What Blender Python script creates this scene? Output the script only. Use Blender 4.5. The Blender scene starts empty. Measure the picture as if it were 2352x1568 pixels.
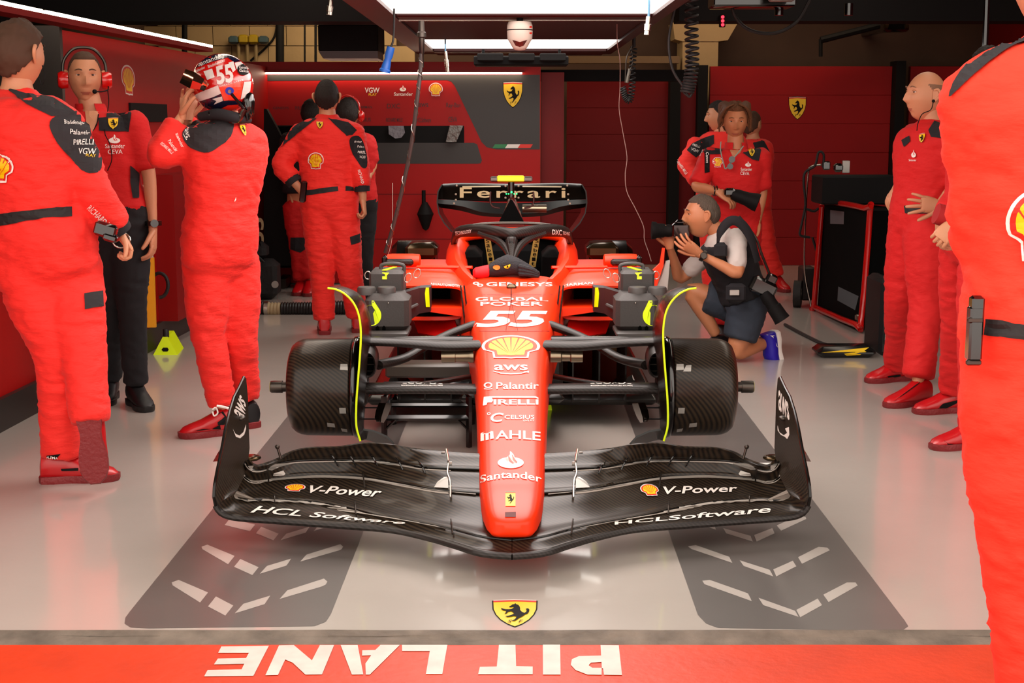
import bpy, bmesh, math, random
import numpy as np
from math import sin, cos, pi, radians, sqrt, atan2
from mathutils import Vector, Matrix, geometry, noise
from mathutils.bvhtree import BVHTree
random.seed(7); np.random.seed(7)
SC = bpy.context.scene; COL = SC.collection
# ------------------------------------------------------------------ camera
FPX = 3200.0; PITCH = math.atan(504/FPX); EYE = Vector((0, 0, 1.5))
cd = bpy.data.cameras.new('camera'); cam = bpy.data.objects.new('camera', cd); COL.objects.link(cam)
cd.sensor_width = 36; cd.lens = 36*FPX/2352; cd.clip_start = .05; cd.clip_end = 200
cam.location = EYE; cam.rotation_euler = (pi/2-PITCH, 0, 0); SC.camera = cam
# ------------------------------------------------------------------ world, sun, exposure
SC.view_settings.view_transform = 'Standard'; SC.view_settings.look = 'None'
SC.view_settings.exposure = 0.0; SC.view_settings.gamma = 1; SC.view_settings.use_curve_mapping = False
wd = bpy.data.worlds.new('world'); SC.world = wd; wd.use_nodes = True
_bg = wd.node_tree.nodes['Background']; _bg.inputs[0].default_value = (1.0, .90, .80, 1); _bg.inputs[1].default_value = 2.65
def area(name, loc, rot, sx, sy, power, col):
    l = bpy.data.lights.new(name, 'AREA'); l.shape = 'RECTANGLE'; l.size = sx; l.size_y = sy; l.energy = power; l.color = col
    o = bpy.data.objects.new(name, l); COL.objects.link(o); o.location = loc; o.rotation_euler = rot; return o
# ------------------------------------------------------------------ projection helpers (pixel + real distance -> world point)
def ray(px, py):
    x = (px-1176)/FPX; y = -(py-784)/FPX
    return Vector((x, cos(PITCH)+y*sin(PITCH), -sin(PITCH)+y*cos(PITCH)))
def at(px, py, Y):
    d = ray(px, py); return EYE + d*(Y/d.y)
def gnd(px, py, z=0.0):
    d = ray(px, py); return EYE + d*((z-EYE.z)/d.z)
def pxm(Y): return Y/FPX          # metres per pixel at distance Y
# ------------------------------------------------------------------ materials
MATS = {}
def lin(h):
    if not isinstance(h, str): return tuple(h)
    h = h.lstrip('#'); r = [int(h[i:i+2], 16)/255 for i in (0, 2, 4)]
    return tuple(c/12.92 if c <= .04045 else ((c+.055)/1.055)**2.4 for c in r)
def mat(name, col, rough=.5, metal=0, emit=None, es=1, coat=0, bump=None, var=0, alpha=1, trans=0, spec=.5, grain=None, sheen=0):
    if name in MATS: return MATS[name]
    m = bpy.data.materials.new(name); m.use_nodes = True; nt = m.node_tree; N = nt.nodes; L = nt.links
    b = N['Principled BSDF']; c = lin(col)
    b.inputs['Base Color'].default_value = (*c, 1); b.inputs['Roughness'].default_value = rough; b.inputs['Metallic'].default_value = metal
    b.inputs['Specular IOR Level'].default_value = spec; b.inputs['Coat Weight'].default_value = coat; b.inputs['Coat Roughness'].default_value = .06
    if sheen: b.inputs['Sheen Weight'].default_value = sheen
    if trans: b.inputs['Transmission Weight'].default_value = trans
    if alpha < 1: b.inputs['Alpha'].default_value = alpha
    if emit: b.inputs['Emission Color'].default_value = (*lin(emit), 1); b.inputs['Emission Strength'].default_value = es
    tc = N.new('ShaderNodeTexCoord')
    if var or grain:
        n = N.new('ShaderNodeTexNoise'); n.inputs['Scale'].default_value = (grain or 3); n.inputs['Detail'].default_value = 6; L.new(tc.outputs['Object'], n.inputs['Vector'])
        r = N.new('ShaderNodeMapRange'); r.inputs[1].default_value = .3; r.inputs[2].default_value = .7; r.inputs[3].default_value = 1-var; r.inputs[4].default_value = 1+var*.6
        L.new(n.outputs['Fac'], r.inputs[0])
        mx = N.new('ShaderNodeVectorMath'); mx.operation = 'SCALE'; mx.inputs[0].default_value = c; L.new(r.outputs[0], mx.inputs['Scale']); L.new(mx.outputs[0], b.inputs['Base Color'])
    if bump:
        sc, st = bump[:2]
        n = N.new('ShaderNodeTexNoise'); n.inputs['Scale'].default_value = sc; n.inputs['Detail'].default_value = 5
        mp = N.new('ShaderNodeMapping'); mp.inputs['Scale'].default_value = bump[2] if len(bump) > 2 else (1, 1, 1)
        L.new(tc.outputs['Object'], mp.inputs[0]); L.new(mp.outputs[0], n.inputs['Vector'])
        bp = N.new('ShaderNodeBump'); bp.inputs['Strength'].default_value = st; bp.inputs['Distance'].default_value = .01
        L.new(n.outputs['Fac'], bp.inputs['Height']); L.new(bp.outputs[0], b.inputs['Normal'])
    MATS[name] = m; return m
def carbon(name, base='#14100d', hi='#33281d', scale=560, rough=.34):
    if name in MATS: return MATS[name]
    m = mat(name, base, rough, coat=.1, spec=.25); nt = m.node_tree; N = nt.nodes; L = nt.links; b = N['Principled BSDF']
    tc = N.new('ShaderNodeTexCoord'); w = N.new('ShaderNodeTexWave'); w.bands_direction = 'DIAGONAL'; w.inputs['Scale'].default_value = scale/20; w.inputs['Distortion'].default_value = .15
    L.new(tc.outputs['Object'], w.inputs['Vector'])
    r = N.new('ShaderNodeMix'); r.data_type = 'RGBA'; r.inputs[6].default_value = (*lin(base), 1); r.inputs[7].default_value = (*lin(hi), 1)
    L.new(w.outputs['Fac'], r.inputs[0]); L.new(r.outputs[2], b.inputs['Base Color'])
    return m
# ------------------------------------------------------------------ objects
WV = {}
def setp(o, label=None, cat=None, group=None, kind=None):
    if label: o['label'] = label
    if cat: o['category'] = cat
    if group: o['group'] = group
    if kind: o['kind'] = kind
    return o
def wloc(o):
    v = Vector((0, 0, 0))
    while o is not None: v += o.location; o = o.parent
    return v
def thing(name, label, cat, loc=(0, 0, 0), group=None):
    o = bpy.data.objects.new(name, None); COL.objects.link(o); o.location = loc; o.empty_display_size = .1
    return setp(o, label, cat, group)
class MB:
    def __init__(s): s.v = []; s.f = []; s.m = []
    def add(s, vs, fs, mi=0):
        b = len(s.v); s.v += [tuple(v) for v in vs]; s.f += [tuple(i+b for i in f) for f in fs]; s.m += [mi]*len(fs); return s
    def box(s, c, d, R=None, mi=0, bev=0):
        hx, hy, hz = d[0]/2, d[1]/2, d[2]/2
        c = Vector(c)
        if bev > 0:
            b = min(bev, hx*.9, hy*.9, hz*.9); rings = []
            def ring(x, y, z): return [(x, y-0, z)]
            pts = []
            for (zz, ins) in ((-hz, b), (-hz+b, 0), (hz-b, 0), (hz, b)):
                x, y = hx-ins, hy-ins; k = b*.7 if ins == 0 else b*.5
                pts.append([(x, -y+k, zz), (x, y-k, zz), (x-k, y, zz), (-x+k, y, zz), (-x, y-k, zz), (-x, -y+k, zz), (-x+k, -y, zz), (x-k, -y, zz)])
            vs = [Vector(p) for r in pts for p in r]; fs = []
            for i in range(3):
                for j in range(8): fs.append((i*8+j, i*8+(j+1) % 8, (i+1)*8+(j+1) % 8, (i+1)*8+j))
            fs.append(tuple(reversed(range(8)))); fs.append(tuple(range(24, 32)))
        else:
            vs = [Vector((x, y, z)) for z in (-hz, hz) for x, y in ((-hx, -hy), (hx, -hy), (hx, hy), (-hx, hy))]
            fs = [(3, 2, 1, 0), (4, 5, 6, 7), (0, 1, 5, 4), (1, 2, 6, 5), (2, 3, 7, 6), (3, 0, 4, 7)]
        if R is not None: vs = [R @ v for v in vs]
        return s.add([v+c for v in vs], fs, mi)
    def rings(s, R, caps=True, mi=0, closed=True):
        n = len(R[0]); vs = [p for r in R for p in r]; fs = []
        for i in range(len(R)-1):
            for j in range(n if closed else n-1): fs.append((i*n+j, i*n+(j+1) % n, (i+1)*n+(j+1) % n, (i+1)*n+j))
        if caps: fs.append(tuple(reversed(range(n)))); fs.append(tuple(range((len(R)-1)*n, len(R)*n)))
        return s.add(vs, fs, mi)
    def tube(s, pts, rad, n=10, smooth=0, caps=True, mi=0, flat=None, ref=None, dome=False):
        P = [Vector(p) for p in pts]; r = list(rad) if hasattr(rad, '__len__') else [rad]*len(P)
        if smooth: P, r = crom(P, r, smooth)
        if dome == 2:
            d0 = (P[0]-P[1]).normalized(); P = [P[0]+d0*r[0]*.85, P[0]+d0*r[0]*.5] + P; r = [r[0]*.35, r[0]*.82] + r
        elif dome:
            d0 = (P[0]-P[1]).normalized(); d1 = (P[-1]-P[-2]).normalized()
            P = [P[0]+d0*r[0]*.85, P[0]+d0*r[0]*.5] + P + [P[-1]+d1*r[-1]*.5, P[-1]+d1*r[-1]*.85]
            r = [r[0]*.35, r[0]*.82] + r + [r[-1]*.82, r[-1]*.35]
        R = []; u = None
        for i, p in enumerate(P):
            t = (P[min(i+1, len(P)-1)]-P[max(i-1, 0)]).normalized()
            if ref is not None: u = Vector(ref)
            elif u is None: u = Vector((0, 0, 1)) if abs(t.z) < .9 else Vector((1, 0, 0))
            u = u - t*u.dot(t)
            if u.length < 1e-6: u = Vector((1, 0, 0)) - t*t.x
            u.normalize(); w = t.cross(u)
            fl = flat if flat else 1
            R.append([p + u*(r[i]*cos(a)) + w*(r[i]*fl*sin(a)) for a in [2*pi*k/n for k in range(n)]])
        return s.rings(R, caps, mi)
    def lathe(s, prof, o, axis, n=24, mi=0, caps=True):
        ax = Vector(axis).normalized(); u = Vector((0, 0, 1)) if abs(ax.z) < .9 else Vector((1, 0, 0)); u = (u-ax*u.dot(ax)).normalized(); w = ax.cross(u); o = Vector(o)
        return s.rings([[o+ax*h+(u*cos(2*pi*k/n)+w*sin(2*pi*k/n))*r for k in range(n)] for h, r in prof], caps, mi)
    def ball(s, c, r, n=12, mi=0):
        rx = r if hasattr(r, '__len__') else (r, r, r); c = Vector(c); R = []
        for i in range(1, n):
            a = pi*i/n; R.append([c+Vector((rx[0]*sin(a)*cos(2*pi*k/n), rx[1]*sin(a)*sin(2*pi*k/n), -rx[2]*cos(a))) for k in range(n)])
        return s.rings(R, True, mi)
    def prism(s, poly, n, h, mi=0):          # poly: 3D loop, extruded by vector
        P = [Vector(p) for p in poly]; e = Vector(n).normalized()*h; k = len(P)
        tri = geometry.tessellate_polygon([P]); vs = P+[p+e for p in P]; fs = []
        for t in tri: fs.append(tuple(t)); fs.append(tuple(i+k for i in reversed(t)))
        for i in range(k): fs.append((i, (i+1) % k, k+(i+1) % k, k+i))
        return s.add(vs, fs, mi)
    def sheet(s, G, th, mi=0):               # G[i][j] grid of points -> thickened sheet
        a, b = len(G), len(G[0]); P = np.array([[tuple(p) for p in r] for r in G], float)
        du = np.gradient(P, axis=0); dv = np.gradient(P, axis=1); nn = np.cross(du, dv); nn /= (np.linalg.norm(nn, axis=2, keepdims=True)+1e-9)
        T = P+nn*th/2; B = P-nn*th/2
        vs = [tuple(x) for x in T.reshape(-1, 3)]+[tuple(x) for x in B.reshape(-1, 3)]; o = a*b; fs = []
        for i in range(a-1):
            for j in range(b-1):
                q = (i*b+j, (i+1)*b+j, (i+1)*b+j+1, i*b+j+1); fs.append(q); fs.append(tuple(o+x for x in reversed(q)))
        def edge(l):
            for x, y in zip(l, l[1:]): fs.append((x, y, o+y, o+x))
        edge([j for j in range(b)]); edge([(a-1)*b+j for j in range(b)][::-1]); edge([i*b for i in range(a)][::-1]); edge([i*b+b-1 for i in range(a)])
        return s.add(vs, fs, mi)
    def build(s, name, mats, parent=None, smooth=True, label=None, kind=None, ang=40, sub=0):
        if not isinstance(mats, (list, tuple)): mats = [mats]
        off = wloc(parent) if parent else Vector((0, 0, 0))
        me = bpy.data.meshes.new(name)
        V = [(v[0]-off.x, v[1]-off.y, v[2]-off.z) for v in s.v]
        me.from_pydata(V, [], s.f)
        for m in mats: me.materials.append(m)
        if len(mats) > 1: me.polygons.foreach_set('material_index', s.m)
        bm = bmesh.new(); bm.from_mesh(me); bmesh.ops.recalc_face_normals(bm, faces=bm.faces); bm.to_mesh(me); bm.free()
        if smooth:
            me.polygons.foreach_set('use_smooth', [True]*len(me.polygons))
            try: me.set_sharp_from_angle(angle=radians(ang))
            except Exception: pass
        o = bpy.data.objects.new(name, me); COL.objects.link(o)
        if parent: o.parent = parent
        if sub: md = o.modifiers.new('sub', 'SUBSURF'); md.levels = sub; md.render_levels = sub
        setp(o, label, None, None, kind); WV[o.name] = (s.v, s.f)
        return o
def crom(P, r, k, closed=False):
    n = len(P); Q = []; q = []
    rng = range(n if closed else n-1)
    for i in rng:
        a, b, c, d = (P[(i-1) % n] if closed or i > 0 else P[i]*2-P[i+1], P[i], P[(i+1) % n], P[(i+2) % n] if closed or i+2 < n else P[i+1]*2-P[i])
        for j in range(k):
            t = j/k; Q.append(.5*((2*b)+(c-a)*t+(2*a-5*b+4*c-d)*t*t+(3*b-a-3*c+d)*t**3))
            q.append(r[i]*(1-t)+r[(i+1) % n]*t)
    if not closed: Q.append(P[-1]); q.append(r[-1])
    return Q, q
def cr2(pts, k=5, closed=True):
    P, _ = crom([Vector((p[0], p[1], 0)) for p in pts], [0]*len(pts), k, closed); return [(p.x, p.y) for p in P]
def tgt(*objs):
    V = []; F = []
    for o in objs:
        v, f = WV[o.name]; b = len(V); V += [tuple(x) for x in v]; F += [tuple(i+b for i in q) for q in f]
    return BVHTree.FromPolygons([Vector(x) for x in V], F)
# ------------------------------------------------------------------ flat lettering and marks laid on real surfaces
_font = {}
def text2d(t, bold=0, shear=0, space=1.0):
    k = (t, bold, shear, space)
    if k not in _font:
        c = bpy.data.curves.new('t', 'FONT'); c.body = t; c.size = 1; c.offset = bold*.45; c.shear = shear; c.space_character = space; c.resolution_u = 3
        o = bpy.data.objects.new('t', c); COL.objects.link(o); dg = bpy.context.evaluated_depsgraph_get(); dg.update()
        me = bpy.data.meshes.new_from_object(o.evaluated_get(dg)); bpy.data.objects.remove(o); bpy.data.curves.remove(c)
        V = [(v.co.x, v.co.y) for v in me.vertices]; F = [tuple(p.vertices) for p in me.polygons]; bpy.data.meshes.remove(me)
        xs = [v[0] for v in V]; ys = [v[1] for v in V]; x0, x1, y0, y1 = min(xs), max(xs), min(ys), max(ys)
        _font[k] = ([((x-x0)/(x1-x0), 1-(y-y0)/(y1-y0)) for x, y in V], F)
    return _font[k]
def poly2d(P):
    tri = geometry.tessellate_polygon([[Vector((p[0], p[1], 0)) for p in P]]); return (list(P), [tuple(t) for t in tri])
def quadmap(q):
    if len(q) == 4 and not hasattr(q[0], '__len__'): x0, y0, x1, y1 = q; q = ((x0, y0), (x1, y0), (x1, y1), (x0, y1))
    (a, b, c, d) = q
    return lambda u, v: ((a[0]*(1-u)+b[0]*u)*(1-v)+(d[0]*(1-u)+c[0]*u)*v, (a[1]*(1-u)+b[1]*u)*(1-v)+(d[1]*(1-u)+c[1]*u)*v)
def decal(layers, q, target, mats, parent, name='lettering', off=.002, Y=None, cell=None, label=None, warp=None, kind=None, thick=0):
    """layers: list of (V2d, F, material index, layer number) in the unit square; q: pixel rectangle or quad (None = pixels)"""
    f = quadmap(q) if q is not None else (lambda u, v: (u, v))
    bm = bmesh.new(); lay = bm.faces.layers.int.new('lay')
    for (V, F, mi, ly) in layers:
        vs = [bm.verts.new((*(warp(*f(u, v)) if warp else f(u, v)), 0)) for u, v in V]
        for t in F:
            try: fc = bm.faces.new([vs[i] for i in t]); fc.material_index = mi; fc[lay] = ly
            except ValueError: pass
    if not bm.verts: return None
    xs = [v.co.x for v in bm.verts]; ys = [v.co.y for v in bm.verts]; x0, x1, y0, y1 = min(xs), max(xs), min(ys), max(ys)
    if cell:
        k = x0+cell
        while k < x1: bmesh.ops.bisect_plane(bm, geom=bm.verts[:]+bm.edges[:]+bm.faces[:], plane_co=(k, 0, 0), plane_no=(1, 0, 0), dist=1e-4); k += cell
        k = y0+cell
        while k < y1: bmesh.ops.bisect_plane(bm, geom=bm.verts[:]+bm.edges[:]+bm.faces[:], plane_co=(0, k, 0), plane_no=(0, 1, 0), dist=1e-4); k += cell
    lo = {}
    for fc in bm.faces:
        for v in fc.verts: lo[v] = max(lo.get(v, 0), fc[lay])
    bad = []
    for v in bm.verts:
        d = ray(v.co.x, v.co.y).normalized(); h = target.ray_cast(EYE, d)
        if h[0] is None:
            yy = Y if Y else 6; p = EYE+d*(yy/d.y); h = target.find_nearest(p)
            if h[0] is None: bad.append(v); continue
        n = h[1]
        if n.dot(d) > 0: n = -n
        o = off+.0007*lo.get(v, 0)
        v.co = h[0]-d*o if n.dot(d) > -.25 else h[0]+n*o
    for v in bad: bm.verts.remove(v)
    if thick:
        pass
    wl = wloc(parent) if parent else Vector((0, 0, 0)); bmesh.ops.translate(bm, verts=bm.verts, vec=-wl)
    me = bpy.data.meshes.new(name); bm.to_mesh(me); bm.free()
    for m in (mats if isinstance(mats, (list, tuple)) else [mats]): me.materials.append(m)
    o = bpy.data.objects.new(name, me); COL.objects.link(o)
    if parent: o.parent = parent
    return setp(o, label, None, None, kind)
def T(t, q, target, m, parent, bold=.02, shear=0, space=1, **k):
    V, F = text2d(t, bold, shear, space); return decal([(V, F, 0, 0)], q, target, m, parent, **k)
def PG(P, target, m, parent, name='patch', smooth=0, **k):
    if smooth: P = cr2(P, smooth)
    V, F = poly2d(P); return decal([(V, F, 0, 0)], None, target, m, parent, name=name, **k)
def circ(cx, cy, rx, ry=None, n=20, a0=0, a1=2*pi): ry = ry or rx; return [(cx+rx*cos(a0+(a1-a0)*i/n), cy+ry*sin(a0+(a1-a0)*i/n)) for i in range(n)]
def ringpoly(cx, cy, r0, r1, n=24): # returns V,F of annulus
    V = circ(cx, cy, r0, n=n)+circ(cx, cy, r1, n=n); return V, [(i, (i+1) % n, n+(i+1) % n, n+i) for i in range(n)]
def shell_out(s=1.0, cx=.5, cy=.5):
    P = []
    for i in range(25):
        a = radians(200-220*i/24); P.append((.5+.5*cos(a), .47-.47*sin(a)))
    P += [(.86, .70), (.82, .74), (.80, .98), (.60, .98), (.5, 1.0), (.40, .98), (.20, .98), (.18, .74), (.14, .70)]
    return [(cx+(x-.5)*s, cy+(y-.5)*s) for x, y in P]
def shell_layers():
    L = [(*poly2d(shell_out(1)), 0, 0), (*poly2d(shell_out(.9)), 1, 1)]
    inn = shell_out(.76, .5, .49)
    L.append((*poly2d(inn), 2, 2))
    for i in range(7):                         # red rays between the ribs
        a = radians(28+124*i/6); x, y = .5+.40*cos(a), .47-.38*sin(a); bx = .5+.07*cos(a); w = .016
        L.append((*poly2d([(bx-.004, .76), (bx+.004, .76), (x+w*sin(a), y+w*cos(a)), (x-w*sin(a), y-w*cos(a))]), 1, 3))
    return L
HORSE = [(.40,.10),(.47,.08),(.50,.03),(.53,.08),(.60,.12),(.64,.20),(.66,.30),(.66,.40),(.72,.50),(.80,.56),(.86,.50),(.88,.40),(.84,.34),(.92,.30),(.97,.38),(.95,.50),(.90,.60),(.82,.64),(.78,.70),(.70,.78),(.62,.84),(.56,.92),(.48,.99),(.36,.99),(.46,.93),(.52,.84),(.54,.76),(.46,.72),(.36,.76),(.24,.78),(.16,.74),(.28,.71),(.38,.66),(.46,.60),(.42,.52),(.36,.46),(.26,.50),(.22,.58),(.14,.62),(.18,.54),(.20,.44),(.10,.42),(.04,.36),(.03,.28),(.10,.33),(.18,.36),(.30,.36),(.38,.34),(.44,.28),(.46,.22),(.38,.24),(.31,.25),(.30,.20),(.36,.16)]
def shield_layers(tri=True):
    def S(s):
        P = [(0, .04), (.25, .01), (.5, 0), (.75, .01), (1, .04), (.99, .35), (.93, .55), (.82, .74), (.66, .90), (.5, 1.0), (.34, .90), (.18, .74), (.07, .55), (.01, .35)]
        return [(.5+(x-.5)*s, .48+(y-.48)*s) for x, y in P]
    L = [(*poly2d(S(1)), 0, 0), (*poly2d(S(.94)), 1, 1)]
    if tri: L += [(*poly2d([(.03, .06), (.5, .03), (.97, .06), (.97, .11), (.5, .08), (.03, .11)]), 2, 2), (*poly2d([(.03, .045), (.5, .02), (.97, .045), (.97, .06), (.5, .04), (.03, .06)]), 3, 3)]
    L.append((*poly2d([(.18+.66*x, .14+.66*y) for x, y in HORSE]), 0, 4))
    for tx, x0 in (('S', .34), ('F', .58)):
        V, F = text2d(tx, 0, .3, 1); L.append(([(x0+.1*u, .76+.1*v) for u, v in V], F, 0, 5))
    return L
def flame_layers():
    E = circ(.5, .66, .5, .32, 28)
    L = [(*poly2d(E), 0, 0), (*poly2d(cr2([(.36,.62),(.30,.42),(.46,.22),(.48,.0),(.62,.22),(.66,.48),(.74,.58),(.66,.70),(.5,.74)], 3)), 0, 0)]
    L.append((*poly2d([(.40,.30),(.44,.30),(.52,.52),(.62,.68),(.58,.74),(.44,.58)]), 1, 1)); L.append((*poly2d([(.54,.22),(.57,.22),(.66,.46),(.76,.64),(.71,.70),(.60,.50)]), 1, 1))
    return L
def smile_layers():
    P = [(.0,.1),(.02,.04),(.25,.42),(.5,.52),(.75,.44),(.9,.24),(.84,.2),(1.,.05),(.99,.42),(.93,.34),(.78,.60),(.5,.72),(.22,.58)]
    return [(*poly2d(P), 0, 0)]
# ================================================================== SETTING
M_FLOOR = mat('epoxy_floor', '#b8b0a8', .2, bump=(40, .02), var=.05, grain=1.5, coat=.5)
M_LANE = mat('lane_grey', '#625e5b', .32, var=.06, coat=.12)
M_DASH = mat('dash_white', '#b4ada6', .3, coat=.15)
M_PIT = mat('pit_paint', '#d2380e', .5, bump=(30, .2), var=.12, grain=5)
M_PITW = mat('pit_white', '#d6cdc4', .55, var=.12, grain=14)
M_SILL = mat('sill_concrete', '#6f6358', .7, bump=(25, .8), var=.4, grain=9)
M_REDW = mat('wall_red', '#a40a08', .5, var=.05, spec=.25)
M_REDD = mat('wall_red_dark', '#74080a', .5, var=.08, spec=.25)
M_BLK = mat('black_matt', '#0b0909', .7, spec=.2)
M_BLKG = mat('black_gloss', '#0a0808', .15, coat=.5)
M_SKIRT = mat('skirting_dark', '#241e1c', .4)
M_CREAM = mat('cream_block', '#a88c64', .8, bump=(20, .2), var=.1)
M_BROWN = mat('brown_render', '#4a3224', .8, var=.15)
M_GREYB = mat('banner_grey', '#2b2725', .5)
M_LED = mat('led_white', '#ffffff', .5, emit='#ffe9c8', es=12)
M_PANEL = mat('light_panel', '#ffffff', .5, emit='#fff6ee', es=3.2)
M_WHT = mat('print_white', '#e8e0d8', .5)
M_SUITW = mat('print_white_suit', '#eee8e2', .7)
M_YEL = mat('emblem_yellow', '#f2c500', .45)
M_ERED = mat('emblem_red', '#d8200c', .45)
M_GRN = mat('emblem_green', '#1f7a45', .5)
M_PDK = mat('print_dark', '#4a0c0a', .5)
M_STEEL = mat('steel', '#b9b2a8', .25, 1)
M_DSTEEL = mat('dark_steel', '#4a443f', .35, .9)
M_RUB = mat('rubber', '#141212', .6, bump=(60, .2))
M_FLUO = mat('fluo_yellow', '#cfe800', .4, emit='#c8e000', es=.12)

def slab(name, x0, x1, y0, y1, z0, z1, m, parent=None, kind='structure', label=None, bev=0):
    b = MB(); b.box(((x0+x1)/2, (y0+y1)/2, (z0+z1)/2), (x1-x0, y1-y0, z1-z0), bev=bev); return b.build(name, m, parent, smooth=False, kind=kind, label=label)
YS = gnd(1176, 1450).y; YP = gnd(1176, 1470).y
floor = slab('floor', -4.2, 5.6, YS, 16, -.1, 0, M_FLOOR, label='glossy light grey painted garage floor')
sill = MB()
G = []
for i in range(60):
    x = -4.2+9.8*i/59; r = random.random
    G.append([Vector((x, YS+.004*r(), .0)), Vector((x, YS-.02-.008*r(), -.004-.004*r())), Vector((x, (YS+YP)/2+.01*r(), -.010)), Vector((x, YP+.006*r(), -.012)), Vector((x, YP-.02, -.03))])
sill.sheet(G, .01); sill_o = sill.build('trim_1', M_SILL, smooth=True, kind='structure', label='worn concrete sill strip at the garage mouth')
pit = slab('pit_lane_ground', -6, 7, -3, YP-.004, -.12, -.012, M_PIT, label='orange red painted pit lane apron')
FT = tgt(floor); PT = tgt(pit)
def vpx(p, y, vx=1206):   # continue a floor line toward its vanishing point
    t = (y-280)/(p[1]-280); return (vx+(p[0]-vx)*t, y)
def lane(c):
    (l0, l1, r1, r0) = c
    P = [l0, l1]+[r1, r0]
    return P
lanL = [(340,1443),(300,1441),(286,1432),(288,1418),(300,1402)]+[vpx((300,1402), 830)]+[vpx((757,1418), 830)]+[(760,1410),(748,1428),(722,1438)]
lanR = [(1650,1442),(1622,1432),(1603,1412)]+[vpx((1603,1412), 830)]+[vpx((2078,1425), 830)]+[(2078,1425),(2086,1438),(2072,1448),(2040,1449)]
PG(lanL, FT, M_LANE, floor, 'lane_marking', off=.0006, kind='structure'); PG(lanR, FT, M_LANE, floor, 'lane_marking', off=.0006, kind='structure')
def dash(p0, p1, t, r0=0, r1=0):
    (x0, y0), (x1, y1) = p0, p1; s = (x1-x0); sl = (y1-y0)/s
    k = t*.55 if sl > 0 else 0
    P = [(x0, y0), (x1, y1), (x1-(0.8*t if sl > 0 else 0), y1+t), (x0-(0.8*t if sl > 0 else 0), y0+t)] if sl > 0 else [(x0+.5*t, y0), (x1, y1), (x1-.6*t, y1+t*.9), (x0-.4*t, y0+t)]
    if r0: P = [((P[0][0]+P[3][0])/2+t*.2, (P[0][1]))] + P[1:3] + [(P[3][0], P[3][1]-t*.45), (P[3][0]-t*.1, P[3][1]-t*.75)]
    if r1: P = [P[0], (P[1][0]-t*.4, P[1][1]), (P[1][0], P[1][1]+t*.35), (P[1][0]-t*.2, P[1][1]+t*.7), P[2], P[3]]
    PG(P, FT, M_DASH, floor, 'chevron_dash', off=.0012, kind='structure')
for a in [((415,1332),(478,1361),23,1,0), ((496,1370),(536,1391),23), ((548,1387),(621,1368),22), ((650,1356),(752,1329),20,0,1),
          ((480,1251),(539,1277),19,1,0), ((552,1284),(594,1303),18), ((604,1300),(669,1283),18), ((696,1274),(788,1250),16,0,1),
          ((528,1191),(586,1205),15), ((600,1210),(640,1226),15), ((650,1226),(711,1210),15), ((725,1208),(770,1196),12)]: dash(*a)
def dashR(P): PG(P, FT, M_DASH, floor, 'chevron_dash', off=.0012, kind='structure')
for P in [[(1613,1334),(1630,1332),(1718,1363),(1727,1381),(1618,1342)], [(1742,1373),(1826,1403),(1834,1417),(1753,1390)], [(1829,1401),(1878,1375),(1888,1390),(1838,1418)], [(1891,1366),(1945,1338),(1965,1338),(1970,1345),(1903,1383)],
          [(1580,1255),(1598,1252),(1675,1279),(1682,1293),(1588,1261)], [(1699,1287),(1768,1309),(1776,1324),(1708,1300)], [(1776,1308),(1821,1288),(1829,1301),(1783,1324)], [(1833,1280),(1880,1256),(1900,1258),(1906,1264),(1842,1295)],
          [(1610,1205),(1640,1206),(1645,1217)], [(1661,1213),(1724,1231),(1729,1244),(1668,1225)], [(1732,1229),(1774,1213),(1779,1225),(1738,1244)], [(1784,1207),(1830,1186),(1850,1187),(1852,1192),(1794,1219)]]: dashR(P)
decal(shield_layers(), (1130, 1377, 1235, 1441), FT, [M_BLK, M_YEL, M_ERED, M_WHT], floor, 'floor_emblem', off=.001, kind='structure', label='yellow shield emblem with black prancing horse on the floor')
# upside-down painted letters on the apron, one object per letter
def pitl(P): PG(P, PT, M_PITW, pit, 'painted_letter', off=.002, kind='structure')
def cb(x, y): return (250+x/2.4757, 1160+y/2.4757)
for P in [[(640,806),(910,802),(822,973),(542,976),(562,940),(755,936),(770,905),(598,908),(620,875),(780,872),(797,842),(622,842)],
          [(968,800),(1052,798),(1155,885),(1200,798),(1281,798),(1212,965),(1118,966),(1045,898),(1003,880),(962,968),(890,970)],
          [(1318,798),(1415,798),(1447,965),(1382,966)],
          [(1545,797),(1655,797),(1484,966),(1461,966),(1459,903),(1492,856),(1440,858),(1441,828),(1515,826)],
          [(1667,797),(1925,797),(1896,963),(1803,963),(1825,832),(1668,832)],
          [(2218,797),(2312,797),(2316,918),(2410,920),(2410,964),(2100,964),(2110,922),(2206,920)]]: pitl([cb(*p) for p in P])
cc = lambda x, y: (1180+x/2.0068, 1160+y/2.0068)
pitl([cc(*p) for p in [(134,645),(214,645),(216,783),(135,783)]])
pitl([cc(*p) for p in [(400,647),(484,648),(499,785),(416,784),(412,755),(406,752)]+[(405,783),(340,783),(285,762),(263,738),(268,712),(300,698),(408,695),(408,725),(355,728),(345,740),(360,752),(408,755),(412,755)]][:6]) 
pitl([cc(*p) for p in [(404,695),(300,698),(268,712),(263,738),(285,762),(340,783),(405,784),(405,752),(362,752),(345,740),(356,728),(404,725)]])
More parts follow.
